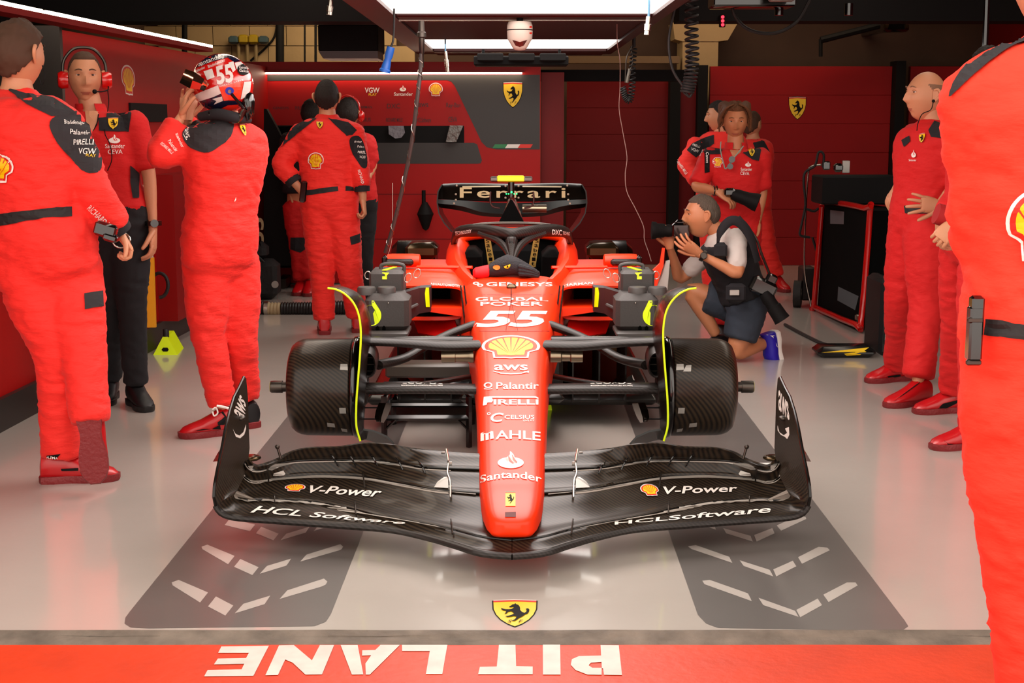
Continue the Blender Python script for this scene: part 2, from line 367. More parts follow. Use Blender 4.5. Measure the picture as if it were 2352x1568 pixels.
# side wall on the left
A = gnd(0, 986); B = gnd(420, 762); dl = (B-A).normalized(); ln = Vector((-dl.y, dl.x, 0))
def onL(Y, z=0, inn=0): t = (Y-A.y)/dl.y; return A+dl*t+Vector((0, 0, z))-ln*inn
def wallseg(name, Y0, Y1, z0, z1, th, m, parent=None, inn=0, kind='structure', label=None):
    p, q = onL(Y0, z0, inn), onL(Y1, z0, inn); b = MB()
    vs = [p, q, q+ln*th, p+ln*th]; b.add(vs+[v+Vector((0, 0, z1-z0)) for v in vs], [(3,2,1,0),(4,5,6,7),(0,1,5,4),(1,2,6,5),(2,3,7,6),(3,0,4,7)])
    return b.build(name, m, parent, smooth=False, kind=kind, label=label)
wl = wallseg('wall_left', 7.8, 13.1, .0, 2.0, .08, M_REDW, label='red partition wall running along the left side of the garage')
wallseg('lower_panel', 4.2, 7.8, .0, 1.15, .08, M_REDW, wl); wallseg('upper_recess', 4.2, 7.8, 1.15, 2.05, .08, M_BLK, wl, inn=-.35); wallseg('recess_shelf', 4.2, 7.8, 1.13, 1.15, .4, M_REDD, wl, inn=-.03)
wallseg('panel_edge', 7.78, 7.82, 1.1, 2.02, .35, M_DSTEEL, wl, inn=.01)
wallseg('baseboard_left', 4.2, 13.1, 0, .16, .03, M_SKIRT, inn=.035, label='dark skirting along the left red wall')
wallseg('cable_slot', 8.95, 9.75, 1.50, 1.62, .02, M_BLK, wl, inn=.012); wallseg('side_cabinet', 9.4, 11.2, .16, 1.15, .14, mat('cab_red', '#8a0a0a', .5, spec=.25), wl, inn=.135)
wallseg('led_housing', 4.2, 10.3, 2.0, 2.03, .12, M_REDD, wl, inn=.2)
led = wallseg('led_strip', 4.2, 7.05, 2.03, 2.048, .03, M_LED, wl, inn=.2); wallseg('led_strip', 7.1, 8.9, 2.03, 2.048, .03, M_LED, wl, inn=.2); wallseg('led_strip', 8.94, 10.3, 2.03, 2.048, .03, M_LED, wl, inn=.2)
WLT = tgt(wl)
decal(shell_layers(), ((274,146),(309,152),(310,222),(283,216)), WLT, [M_WHT, M_ERED, M_YEL], wl, 'shell_emblem', kind='structure')
# back wall with the team banner
YB = 13.0
def bw(name, x0, x1, y0, y1, Y, th, m, parent=None, kind='structure', label=None):
    a, c = at(x0, y1, Y), at(x1, y0, Y); return slab(name, a.x, c.x, Y, Y+th, a.z, c.z, m, parent, kind, label)
wb = bw('wall_back', 560, 1242, 142, 652, YB, .1, M_REDW, label='dark red back partition wall with team banner graphics')
for k, yy in enumerate((445, 548)): bw('wall_seam', 700, 1240, yy, yy+1.5, YB-.004, .004, M_REDD, wb)
bw('end_panel', 1242, 1296, 166, 640, YB+.15, .08, M_REDD, wb)
bw('slot_recess', 836, 1066, 289, 328, YB-.003, .003, M_BLK, wb)
bw('led_strip', 578, 1199, 166, 170, YB-.07, .04, M_LED, wb); bw('led_housing', 575, 1203, 161, 165.8, YB-.10, .10, M_REDD, wb)
BT = tgt(wb)
PG([(578,172),(1240,172),(1240,343),(1140,343)]+[(1118,338),(1106,326),(1044,196),(1036,187),(1026,184),(800,184),(578,186)], BT, M_GREYB, wb, 'banner_graphic', off=.003, kind='structure')
PG([(836,328),(1088,328),(1096,331),(1107,368),(1104,375),(1096,376),(700,376),(700,328)], BT, M_GREYB, wb, 'banner_graphic', off=.003, kind='structure')
decal(shield_layers(), (1155, 187, 1201, 248), BT, [M_BLK, M_YEL, M_ERED, M_WHT], wb, 'shield_emblem', off=.008, kind='structure', label='yellow shield emblem with black horse on the grey banner')
for i, (c, m) in enumerate(((0, M_GRN), (1, M_WHT), (2, M_ERED))):
    x = 1131+c*29; PG([(x+6, 331), (x+35, 331), (x+29, 340), (x, 340)], BT, m, wb, 'flag_stripe', off=.008, kind='structure')
T('VGW', (838, 201, 872, 213), BT, M_WHT, wb, .04, kind='structure', off=.008); T('PLAY', (847, 214, 866, 220), BT, M_YEL, wb, .03, kind='structure', off=.008)
T('Santander', (905, 212, 948, 220), BT, M_WHT, wb, kind='structure', off=.008); decal(flame_layers(), (918, 196, 933, 210), BT, [M_WHT, M_ERED], wb, 'flame_emblem', off=.008, kind='structure')
decal(shell_layers(), (985, 190, 1017, 221), BT, [M_WHT, M_ERED, M_YEL], wb, 'shell_emblem', off=.008, kind='structure')
for t, q in (('DXC', (889, 238, 919, 249)), ('aws', (961, 237, 984, 246)), ('Ray-Ban', (1025, 236, 1058, 250)), ('HCLSoftware', (957, 270, 990, 281)), ('RICHARD MILLE', (887, 271, 925, 280)), ('CELSIUS', (818, 270, 852, 279)), ('HARMAN', (822, 243, 855, 249)), ('GENESYS', (627, 245, 664, 251)), ('PIRELLI', (678, 244, 702, 252)), ('CEVA', (1030, 268, 1050, 280))):
    T(t, q, BT, M_PDK, wb, kind='structure', off=.008)
bw('baseboard_back', 560, 1296, 650, 655, YB-.02, .02, M_SKIRT)
# shutters, posts
def shutter(name, x0, x1, y0, y1, Y, n, label, m):
    a, c = at(x0, y1, Y), at(x1, y0, Y); root = slab(name, a.x, c.x, Y+.03, Y+.08, 0, c.z, M_REDD, None, 'structure', label)
    for k in range(n):
        z0, z1 = c.z*k/n, c.z*(k+1)/n; slab('shutter_board', a.x, c.x, Y, Y+.03, z0+.001, z1-.001, m, root, 'structure', bev=.003)
    return root
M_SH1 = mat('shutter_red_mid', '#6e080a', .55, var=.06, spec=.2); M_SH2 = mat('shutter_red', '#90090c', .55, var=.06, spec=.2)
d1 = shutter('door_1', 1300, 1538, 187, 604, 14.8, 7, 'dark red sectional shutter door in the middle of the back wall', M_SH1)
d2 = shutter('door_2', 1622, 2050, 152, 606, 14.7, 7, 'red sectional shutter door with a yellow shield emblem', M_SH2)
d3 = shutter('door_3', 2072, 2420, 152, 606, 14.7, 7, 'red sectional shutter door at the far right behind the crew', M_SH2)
slab('door_post', at(1538,300,14.6).x, at(1562,300,14.6).x, 14.6, 14.8, 0, at(1500,180,14.6).z, M_BLK, d1); slab('side_panel', at(1562,300,14.7).x, at(1600,300,14.7).x, 14.7, 14.8, 0, 2.0, M_SH1, d1)
slab('door_post', at(1600,300,14.6).x, at(1622,300,14.6).x, 14.55, 14.8, 0, at(1500,150,14.6).z, M_BLK, d2); slab('door_post', at(2050,300,14.6).x, at(2072,300,14.6).x, 14.55, 14.8, 0, at(1500,140,14.6).z, M_BLK, d3)
dd = tgt(*[c for c in d2.children])
decal(shield_layers(), (1811, 221, 1852, 275), dd, [M_BLK, M_YEL, M_ERED, M_WHT], d2, 'shield_emblem', kind='structure', label='yellow shield emblem with black horse')
# building shell behind and above
wf = slab('wall_far', -5, 6, 15.6, 15.8, 0, 3.4, M_BROWN, label='brown rendered far wall of the pit building')
bx0, bx1 = at(405, 100, 15.5).x, at(640, 100, 15.5).x
for r in range(4):
    for c in range(-1, 6):
        x0 = at(405, 100, 15.5).x+c*.4+(.2 if r % 2 else 0); slab('block', x0+.004, x0+.396, 15.5, 15.6, 1.9+r*.21+.004, 1.9+(r+1)*.21-.004, M_CREAM, wf)
slab('column_1', at(1568,100,15).x, at(1650,100,15).x, 15.0, 15.5, 0, 3.4, M_CREAM, label='cream concrete column above the shutters')
b = MB(); P = [at(1545,52,14.99), at(1695,52,14.99), at(1672,92,14.99), at(1650,95,14.99), at(1568,95,14.99), at(1550,90,14.99)]; b.prism(P, (0, 1, 0), .4); b.build('column_head', M_CREAM, bpy.data.objects['column_1'], smooth=False, kind='structure')
wr = slab('wall_right', 5.2, 5.4, YS, 16, 0, 3.4, M_REDD, label='dark red side wall on the right')
slab('wall_left_outer', -4.2, -4.0, YS, 16, 0, 3.4, M_BROWN)
ce = slab('ceiling', -4.2, 5.6, YS-.3, 16, 3.3, 3.5, mat('ceiling_dark', '#1d1511', .8), label='dark ceiling of the garage')
slab('trim_2', -4.2, at(880,50,11).x, 10.9, 11.3, at(500,51,11).z, 3.3, M_BLK, label='black ceiling beam along the upper left')
slab('trim_3', at(1560,50,12).x, 5.2, 12, 12.4, at(500,48,12).z, 3.3, M_BLK, label='black ceiling beam along the upper right')
slab('trim_4', at(1240,50,13.6).x, at(1580,50,13.6).x, 13.6, 13.8, at(500,186,13.6).z, at(500,160,13.6).z, M_BLK, label='black rail above the middle shutter')
slab('trim_5', at(1250,50,15).x, at(1560,50,15).x, 14.9, 15.1, at(500,146,15).z, at(500,130,15).z, mat('tan_rail', '#6e5230', .5), label='tan cable tray above the middle shutter')
# overhead lighting gantry
gz = 2.12
def oz(px, py, z=gz): return gnd(px, py, z)
gan = thing('lighting_gantry', 'dark red overhead gantry frame holding two bright light panels above the car', 'light', (0, 8, gz))
p1 = oz(908, 35); p2 = oz(1498, 35); q1 = oz(990, 114); q2 = oz(1408, 114); q0 = oz(990, 94)
M_GAN = mat('gantry_red', '#2e0707', .4, spec=.3)
xo0, xo1 = -.86, .90; yend = oz(1000, 122).y
for (x0, x1) in ((xo0, p1.x), (p2.x, xo1)): slab('side_rail', x0, x1, 5.2, yend, gz-.01, gz+.16, M_GAN, gan, None)
slab('light_panel', p1.x, p2.x, 5.3, p1.y, gz+.01, gz+.03, M_PANEL, gan, None)
slab('cross_rail', p1.x, p2.x, p1.y, oz(1000, 43).y, gz-.01, gz+.1, M_GAN, gan, None, bev=.01)
slab('edge_strip', p1.x, p2.x, oz(1000, 42).y, oz(1000, 43.5).y, gz-.014, gz-.008, M_STEEL, gan, None)
slab('gantry_soffit', p1.x, p2.x, oz(1000, 43).y, q0.y, gz+.01, gz+.03, mat('soffit_red', '#3a0a0a', .6, spec=.2), gan, None)
slab('light_panel', q1.x, q2.x, q0.y, q1.y, gz+.01, gz+.03, M_PANEL, gan, None)
slab('cross_rail', p1.x, p2.x, q1.y, yend, gz-.02, gz+.1, M_GAN, gan, None, bev=.01)
slab('gantry_top', xo0, xo1, 5.2, yend, gz+.16, gz+.2, M_BLK, gan, None)
for x in (xo0+.05, xo1-.05):
    for y in (6.2, 10.2): b = MB(); b.tube([(x, y, gz+.2), (x, y, 3.3)], .02); b.build('hanger', M_BLK, gan)
area('gantry_lamp_light', (.05, 6.6, gz-.03), (0, 0, 0), 1.3, 2.4, 45, (1, .95, .9))
area('gantry_lamp_light', (.05, 10.9, gz-.03), (0, 0, 0), 1.3, 1.0, 18, (1, .93, .85))
area('rear_fill_light', (-1.5, 14.3, 3.2), (radians(25), 0, 0), 2.5, .5, 45, (1, .78, .5))  # added unseen warm fill that brightens the cream blocks above the partition
area('rear_fill_light', (2.2, 13.9, 3.2), (radians(25), 0, 0), 3, .3, 22, (1, .75, .5))  # second added fill, no visible fixture, lifts the brown wall at right
area('side_ceiling_light', (-1.6, 8.5, 3.0), (0, 0, 0), .4, 5, 30, (1, .85, .7))
area('side_ceiling_light', (2.6, 9, 3.2), (0, 0, 0), .6, 6, 30, (1, .85, .7))
# ================================================================== RACE CAR
M_RED = mat('car_red', '#f03206', .42, coat=.08, spec=.3)
M_CARB = carbon('carbon_twill'); M_CARBS = carbon('carbon_satin', '#171310', '#282220', 600, .45)
M_CGL = mat('carbon_gloss', '#0e0a07', .25, coat=.15, spec=.25)
M_BRASS = mat('smoked_metal', '#4a3a24', .2, .8); M_TIT = mat('brushed_titanium', '#8d7f6a', .3, .9)
M_GLED = mat('green_light', '#20ff60', .3, emit='#20ff60', es=6)
M_GST = mat('slot_grey', '#a0988f', .5); M_FUNIT = mat('fan_plastic', '#322e2c', .6, bump=(120, .1)); M_FCAP = mat('fan_cap', '#3c3836', .5)
M_TAPE = mat('silver_tape', '#a8a49e', .35, .4); M_DK = mat('deep_black', '#020202', .9, spec=.1); M_BEIGE = mat('print_beige', '#cbb489', .5); M_STRAP = mat('belt_yellow', '#c8b860', .7)
car = thing('race_car', 'red single-seat race car numbered 55, wheels off, facing out of the garage', 'race car', (0, 5.9, 0))
def PM(px, s): return px if s < 0 else 2352-px
def mir(q, s):
    return q if s < 0 else [(2352-x, y) for x, y in q]
def pbox(b, x0, y0, x1, y1, Y, th, s=-1, mi=0, bev=.006):
    if s > 0: x0, x1 = 2352-x1, 2352-x0
    a, c = at(x0, y1, Y), at(x1, y0, Y); b.box(((a.x+c.x)/2, Y+th/2, (a.z+c.z)/2), (c.x-a.x, th, c.z-a.z), bev=bev, mi=mi); return b
def sring(cx, Y, zt, hw, h, n=3.4, N=36, top=1.0):
    R = []
    for k in range(N):
        a = 2*pi*k/N; c_, s_ = cos(a), sin(a); e = 2/n
        x = hw*abs(c_)**e*(1 if c_ > 0 else -1); z = h/2*abs(s_)**e*(1 if s_ > 0 else -1)
        w = 1-(1-top)*(.5+z/h)
        R.append(Vector((cx+x*w, Y, zt-h/2+z)))
    return R
secs = [(4.435, 1203, 22, .03), (4.445, 1196, 38, .055), (4.47, 1184, 52, .075), (4.52, 1166, 62, .09), (4.62, 1138, 70, .11), (4.8, 1092, 77, .14), (5.1, 1003, 80, .18), (5.4, 920, 82, .22), (5.7, 845, 84, .27), (6.0, 780, 89, .31), (6.3, 728, 98, .35), (6.6, 687, 108, .38), (6.9, 655, 118, .42), (7.15, 632, 124, .42)]
b = MB(); R = []
for Y, py, hw, h in secs: p = at(1176, py, Y); R.append(sring(p.x, Y, p.z, hw*1.03*Y/3260, h, 4.4, 48, .97))
R2 = []
for i in range(len(R)-1):
    for t in (0, .5): R2.append([a*(1-t)+c*t for a, c in zip(R[i], R[i+1])])
R2.append(R[-1]); b.rings(R2); nose = b.build('nose_cone', M_RED, car, ang=60)
# cockpit walls, surround, headrest
ck = []
for s in (-1, 1):
    b = MB(); RR = []
    for (Y, x, zt, w) in ((7.05, .225, .715, .05), (7.25, .275, .735, .06), (7.6, .325, .76, .07), (8.0, .35, .79, .075), (8.3, .355, .815, .08), (8.6, .33, .80, .08), (9.2, .26, .72, .1)):
        RR.append([Vector((s*(x+w*cos(a)*.9-.03), Y, zt-.17+.17*(abs(sin(a))**.7)*(1 if sin(a) > 0 else -1))) for a in [2*pi*k/14 for k in range(14)]])
    b.rings(RR); ck.append(b.build('cockpit_side', M_RED, car))
b = MB(); b.box((0, 7.9, .38), (.6, 1.4, .1)); b.box((0, 8.5, .6), (.62, .05, .44)); b.box((0, 7.17, .56), (.44, .03, .2)); b.build('cockpit_interior', M_DK, car, smooth=False)
b = MB(); b.tube([(-.33, 8.35, .77), (-.27, 8.42, .825), (0, 8.46, .835), (.27, 8.42, .825), (.33, 8.35, .77)], [.03, .035, .035, .035, .03], 10, 5); b.build('headrest_surround', M_RED, car)
for s in (-1, 1):
    b = MB(); b.box((s*.235, 8.2, .66), (.12, .4, .22), bev=.04); b.build('headrest_pad', M_DK, car)
b = MB(); b.box((0, 8.35, .62), (.3, .12, .34), bev=.05); b.build('seat', mat('seat_dark', '#070708', .8, spec=.1), car)
for s in (-1, 1):
    q = [at(PM(x, s), y, 8.0+(.0 if y < 560 else .1)) for x, y in ((1112, 546), (1126, 546), (1138, 613), (1122, 613))]
    b = MB(); b.prism(q, (0, 1, 0), .004); so = b.build('shoulder_strap', M_STRAP, car, smooth=False)
    for i, ch in enumerate('Sabelt'):
        y = 549+i*10.4; x = 1114+i*1.9+1.5; T(ch, [(PM(x, s)-(0 if s < 0 else 7), y), (PM(x, s)+(8 if s < 0 else 1), y), (PM(x, s)+(8 if s < 0 else 1), y+8), (PM(x, s)-(0 if s < 0 else 7), y+8)], tgt(so), M_BLK, so, name='letter')
# airbox, camera, engine cover
b = MB(); RR = []
apx = at(1174, 448, 8.7)
for (Y, zt, hw, zb) in ((8.62, apx.z-.02, .105, .80), (8.7, apx.z, .11, .78), (9.2, 1.0, .12, .62), (9.9, .86, .10, .5), (10.6, .66, .06, .4)):
    P = [(-hw, zb), (-hw*.62, zb+(zt-zb)*.45), (-hw*.22, zb+(zt-zb)*.9), (0, zt), (hw*.22, zb+(zt-zb)*.9), (hw*.62, zb+(zt-zb)*.45), (hw, zb), (0, zb-.03)]
    RR.append([Vector((x, Y, z)) for x, z in P])
b.rings(RR); ec = b.build('engine_cover', mat('cover_dark_red', '#5a0c08', .3, coat=.5), car)
b = MB(); b.prism([at(x, y, 8.615) for x, y in ((1146, 509), (1168, 466), (1172, 458), (1176, 458), (1181, 466), (1203, 509))], (0, -1, 0), .004); b.build('air_intake', M_DK, car, smooth=False)
b = MB(); b.tube([at(1174, 455, 8.7), at(1174, 418, 8.7)], .02, 10); b.build('camera_post', M_BLKG, car)
b = MB(); a0, a1 = at(1126, 411, 8.7), at(1223, 411, 8.7); b.box(((a0.x+a1.x)/2, 8.7, a0.z), (a1.x-a0.x, .05, .033), bev=.008); b.build('camera_bar', mat('bar_grey', '#6a6560', .3, .5), car)
b = MB(); a0, a1 = at(1141, 411, 8.66), at(1205, 411, 8.66); b.box(((a0.x+a1.x)/2, 8.70, a0.z), (a1.x-a0.x, .056, .04), bev=.008); b.build('camera_cover', mat('camera_yellow', '#e6dc20', .4), car)
b = MB(); [b.ball(at(x, y, 8.66), r, 8) for x, y, r in ((1175, 441, .006), (1163, 445, .004), (1168, 445, .004), (1181, 445, .004), (1187, 445, .004))]; b.build('status_light', M_GLED, car)
for s in (-1, 1):
    b = MB(); b.tube([at(PM(x, s), y, 8.9) for x, y in ((1148, 478), (1132, 474), (1126, 462), (1127, 440))], .006, 6, 3); b.build('wing_stay', mat('stay_red', '#3a0c08', .3), car)
# rear wing
def wing(rows, th, name, m, parent, n=40):      # rows: list of px polylines (left half) with Y
    G = []
    for (pl, Y) in rows:
        P = [Vector((x, y, 0)) for x, y in pl]; full = P+[Vector((2352-p.x, p.y, 0)) for p in reversed(P[:-1])]
        C, _ = crom(full, [0]*len(full), 4); G.append([at(p.x, p.y, Y) for p in C])
    b = MB(); b.sheet(G, th); return b.build(name, m, parent, ang=50)
YR = 9.5
w1 = wing([([(1018, 424), (1060, 422), (1120, 423), (1176, 424)], YR+.12), ([(1010, 432), (1060, 432), (1120, 432), (1176, 432)], YR+.05), ([(1006, 456), (1060, 459), (1120, 462), (1176, 462)], YR)], .012, 'rear_wing_flap', M_CGL, car)
w2 = wing([([(1005, 460), (1060, 462), (1110, 466), (1176, 468)], YR+.1), ([(1005, 468), (1060, 474), (1110, 488), (1176, 492)], YR), ([(1010, 474), (1060, 482), (1110, 494), (1176, 496)], YR+.08)], .014, 'rear_wing_plane', mat('wing_dull_black', '#0b0806', .6, spec=.15), car)
T('Ferrari', (1056, 431, 1299, 455), tgt(w1), M_BEIGE, car, .03, 0, 1.25, cell=20, off=.004)
PG([(1062, 428.5), (1150, 427.5), (1150, 430.5), (1062, 431)], tgt(w1), M_BEIGE, car, 'lettering_bar', off=.004); PG([(1200, 427.5), (1290, 428.5), (1290, 431), (1200, 430.5)], tgt(w1), M_BEIGE, car, 'lettering_bar', off=.004)
b = MB()
for s in (-1, 1):
    for x, y in ((1049, 426), (1047, 446), (1047, 459), (1043, 467), (1161, 427), (1161, 454)): b.ball(at(PM(x, s), y, YR-.02), .0075, 8)
b.build('wing_fastener', mat('fastener_pale', '#b8ab98', .4), car, kind='stuff')
for s in (-1, 1):
    L = [(1015, 424), (1006, 440), (1004, 465), (1008, 490), (1020, 512), (1038, 532)]; Q = [(1024, 425), (1012, 442), (1012, 468), (1018, 490), (1031, 510), (1046, 530)]
    b = MB(); b.sheet([[at(PM(x, s), y, YR-.05) for x, y in L], [at(PM(x+2, s), y, YR+.15) for x, y in L], [at(PM(x, s), y, YR+.35) for x, y in Q]], .008); b.build('rear_endplate', M_CGL, car)
b = MB(); b.lathe([(0, .02), (.0, .026), (.16, .026), (.16, .02)], at(1200, 479, 9.3), (1, 0, 0), 16); b.build('exhaust_tip', M_TIT, car)
# rear drums
for s in (-1, 1):
    b = MB(); b.lathe([(0, .05), (0, .24), (.04, .26), (.26, .26), (.30, .22), (.30, .05)], (s*.52, 9.55, .44), (s, 0, 0), 28); b.build('rear_drum', M_CGL, car)
    b = MB(); pbox(b, 930, 560, 1004, 596, 9.2, .3, s, bev=.03); b.build('rear_duct_cover', M_BRASS, car)
    b = MB(); b.tube([(s*.2, 9.4, .5), (s*.55, 9.5, .55)], .03, 8); b.build('rear_arm', M_CARBS, car)
# sidepods
for s in (-1, 1):
    b = MB(); S = [(6.95, -.44, .688, .205, .175), (7.02, -.46, .70, .225, .20), (7.4, -.50, .715, .26, .27), (8.2, -.50, .70, .27, .34), (9.2, -.42, .60, .22, .3), (10.0, -.3, .45, .15, .2)]
    RR = [sring(-s*cx, Y, zt, hw, h, 5, 32) for Y, cx, zt, hw, h in S]
    inn = sring(-s*-.435, 6.955, .676, .185, .145, 6, 32); RR = [inn]+RR
    b.rings(RR, caps=False); sp = b.build('sidepod', M_RED, car)
    b = MB(); b.rings([inn, [Vector((p.x, 7.5, p.z)) for p in inn]], False); b.rings([[Vector((p.x, 7.45, p.z)) for p in inn], [Vector((p.x*1.001, 7.5, p.z)) for p in inn]]); b.build('sidepod_inlet', M_DK, sp)
    b = MB(); q = [at(PM(x, s), y, 6.9) for x, y in ((985, 706), (1064, 708), (1080, 700), (1074, 726), (1068, 728), (985, 716))]; b.prism(q, (0, 1, 0), .35); b.build('inlet_lip', M_RED, sp, smooth=False)
    if s < 0: T('NV/AUTOMOTIVE', [(990, 650), (1062, 655), (1062, 659), (990, 655)], tgt(sp), M_WHT, sp, .01)
    else: T('HARMAN', [(1295, 652), (1362, 648), (1362, 653), (1295, 658)], tgt(sp), M_WHT, sp, .01)
    for (x, y0, y1, Yv) in ((1058, 655, 745, 6.7), (1066, 655, 740, 6.75)):
        b = MB(); b.tube([at(PM(x, s), y0, Yv), at(PM(x+10, s), y1, Yv)], .004, 6); b.build('inlet_vane', M_CARBS, car)
    # mirror
    b = MB(); RR = []
    for k, (dx, g) in enumerate(((-.095, .6), (-.09, .9), (-.05, 1), (.06, 1), (.085, .9), (.09, .6))):
        c = at(PM(926, s), 598, 7.55); RR.append([Vector((c.x-s*-1*dx*-1*-1, c.y+.05*cos(a)*g, c.z+.037*sin(a)*g)) for a in [2*pi*j/14 for j in range(14)]])
    b.rings(RR); mr = b.build('mirror_shell', M_RED, car)
    b = MB(); c = at(PM(918, s), 602, 7.48); b.box((c.x, c.y-.005, c.z), (.15, .03, .038), bev=.012); b.build('mirror_housing', M_CARBS, mr)
    b = MB(); c = at(PM(884, s), 597, 7.5); b.box((c.x, c.y, c.z), (.03, .06, .05), bev=.012); b.build('mirror_endcap', M_CGL, mr)
    b = MB(); b.tube([at(PM(958, s), 613, 7.45), at(PM(1085, s), 614, 7.4)], .009, 8, flat=2, ref=(0, 0, 1)); b.build('mirror_stalk', M_RED, mr)
    # underfloor parts
    b = MB(); b.sheet([[at(PM(x, s), y, Y) for x, y, Y in ((945, 722, 7.2), (1000, 735, 7.1), (1045, 735, 7.0))], [at(PM(x, s), y, Y) for x, y, Y in ((960, 765, 7.0), (1010, 775, 6.9), (1060, 790, 6.8))]], .01); b.build('floor_fence', mat('fence_red', '#b00c0a', .35), car)
    for k in range(3):
        b = MB(); b.sheet([[Vector((s*(.30+.13*k), Y, z)) for Y in (6.75, 6.95, 7.3)] for z in (.13, .3, .44)], .008); b.build('floor_fence', M_CGL, car)
    b = MB(); b.prism([at(PM(x, s), y, 6.7) for x, y in ((878, 905), (900, 860), (912, 868), (925, 900))], (0, 1, 0), .01); ff = b.build('fence_board', M_CGL, car, smooth=False)
    if s > 0: T('GLOBAL PO', [(1452, 866), (1490, 848), (1494, 856), (1456, 874)], tgt(ff), M_WHT, ff, .02)
b = MB(); b.box((0, 8.4, .13), (1.45, 3.2, .05), bev=.02); b.build('floor_plate', M_CGL, car)
b = MB(); b.box((0, 6.75, .2), (.5, .5, .05), bev=.02); b.build('splitter', M_CGL, car)
b = MB(); b.box((0, 8, .3), (.5, 2.6, .3), bev=.03); b.build('chassis_belly', M_CGL, car)
b = MB(); pbox(b, 885, 838, 1092, 868, 6.35, .15, -1, bev=.01); b.build('cross_board', mat('board_brown', '#3a322a', .4), car)
# halo
b = MB()
hp = [(1043, 575, 8.3, .026), (1044, 552, 8.15, .028), (1052, 534, 7.95, .032), (1082, 529, 7.8, .036), (1120, 530, 7.7, .034), (1152, 534, 7.65, .032), (1176, 537, 7.63, .033)]
P = [at(x, y, Y) for x, y, Y, r in hp]; r_ = [q[3] for q in hp]; P += [Vector((-p.x, p.y, p.z)) for p in reversed(P[:-1])]; r_ += list(reversed(r_[:-1]))
b.tube(P, r_, 12, 5, flat=.7, ref=(0, 0, 1)); halo = b.build('halo', M_CARBS, car)
b = MB()
for s in (-1, 1): b.tube([at(PM(x, s), y, Y) for x, y, Y in ((1100, 536, 7.72), (1135, 548, 7.66), (1158, 566, 7.6), (1171, 592, 7.5), (1174, 615, 7.4))], [.016, .02, .02, .014, .010], 8, 4)
b.tube([at(1175, 552, 7.6), at(1175, 580, 7.52), at(1175, 615, 7.4), at(1175, 655, 7.1)], [.034, .016, .009, .010], 8, 5); b.build('halo_pillar', M_CARBS, halo)
b = MB(); b.box(at(1175, 554, 7.56), (.03, .02, .045), bev=.004); b.build('halo_sensor', M_BLKG, halo)
b = MB(); b.tube([at(x, y, 7.9) for x, y in ((1070, 520), (1110, 514), (1176, 512), (1240, 514), (1282, 520))], .008, 8, 4, flat=3, ref=(0, 0, 1)); b.build('halo_winglet', mat('winglet_grey', '#5a514a', .3, .5), halo)
HT = tgt(halo)
T('TECHNOLOGY', [(1046, 532), (1083, 527), (1083, 534), (1046, 541)], HT, M_WHT, halo, .02, cell=6); T('DXC', [(1268, 527), (1290, 528), (1290, 540), (1268, 538)], HT, M_WHT, halo, .04, cell=6); T('TECHNO', [(1292, 531), (1309, 533), (1309, 541), (1292, 538)], HT, M_WHT, halo, .02, cell=6)
# nose marks
NT = tgt(nose)
def NQ(t, q, bold=.03, shear=0, sp=1, bow=0, m=None): return T(t, q, NT, m or M_WHT, nose, bold, shear, sp, cell=12, off=.0025, warp=(lambda x, y: (x, y+bow*((x-1174)/70)**2)) if bow else None)
NQ('GENESYS', (1117, 648, 1269, 657)); decal([(*ringpoly(.3, .3, .3, .15), 0, 0), (*ringpoly(.7, .7, .3, .15), 0, 0)], (1086, 647, 1110, 658), NT, M_WHT, nose, 'sponsor_mark', off=.0025)
NQ('GLOBAL', (1092, 682, 1259, 691.5), .02); NQ('POKER', (1104, 694, 1246, 703), .02)
NQ('55', [(1097, 715), (1257, 715), (1262, 751), (1087, 752)], .06, .2, .92)
decal(shell_layers(), (1107, 771, 1240, 824), NT, [M_WHT, M_RED, M_YEL], nose, 'shell_emblem', off=.0025, cell=14, label='white rimmed yellow shell emblem')
NQ('aws', (1135, 838, 1212, 851), .04); decal(smile_layers(), (1132, 852, 1215, 864), NT, M_WHT, nose, 'smile_mark', off=.0025, cell=14)
NQ('Palantir', (1140, 879, 1237, 894), .02); decal([(*ringpoly(.5, .4, .42, .26), 0, 0), (*poly2d([(.1, .85), (.5, .93), (.9, .85), (.9, .97), (.5, 1.03), (.1, .97)]), 0, 0)], (1110, 879, 1133, 895), NT, M_WHT, nose, 'ring_mark', off=.0025)
NQ('IRELLI', (1134, 918, 1236, 930), .05); PG([(1112, 912), (1125, 911), (1230, 911), (1236, 914), (1236, 917), (1230, 914.5), (1130, 914.5), (1133, 920), (1130, 925), (1120, 925), (1118, 931), (1110, 932)], NT, M_WHT, nose, 'sponsor_mark', off=.0025, cell=14)
NQ('CELSIUS', (1159, 954, 1227, 963), .02); NQ('LIVE FIT', (1202, 964.5, 1227, 968), .02); NQ('C', (1127, 949, 1157, 970), .05, .2); decal([(*ringpoly(.5, .5, .5, .3), 0, 0)], (1119, 948, 1127, 954), NT, M_WHT, nose, 'degree_mark', off=.0025)
NQ('AHLE', (1138, 989, 1241, 1009), .03, bow=4); decal([(*poly2d([(0,1),(0,.1),(.12,0),(.88,0),(1,.1),(1,1),(.74,1),(.74,.26),(.62,.26),(.62,1),(.38,1),(.38,.26),(.26,.26),(.26,1)]), 0, 0)], [(1105, 994), (1133, 990), (1134, 1008), (1105, 1014)], NT, M_WHT, nose, off=.0025)
decal(flame_layers(), (1143, 1037, 1203, 1077), NT, [M_WHT, M_RED], nose, 'flame_emblem', off=.0025, cell=12); NQ('Santander', (1103, 1082, 1243, 1099), .03, bow=11)
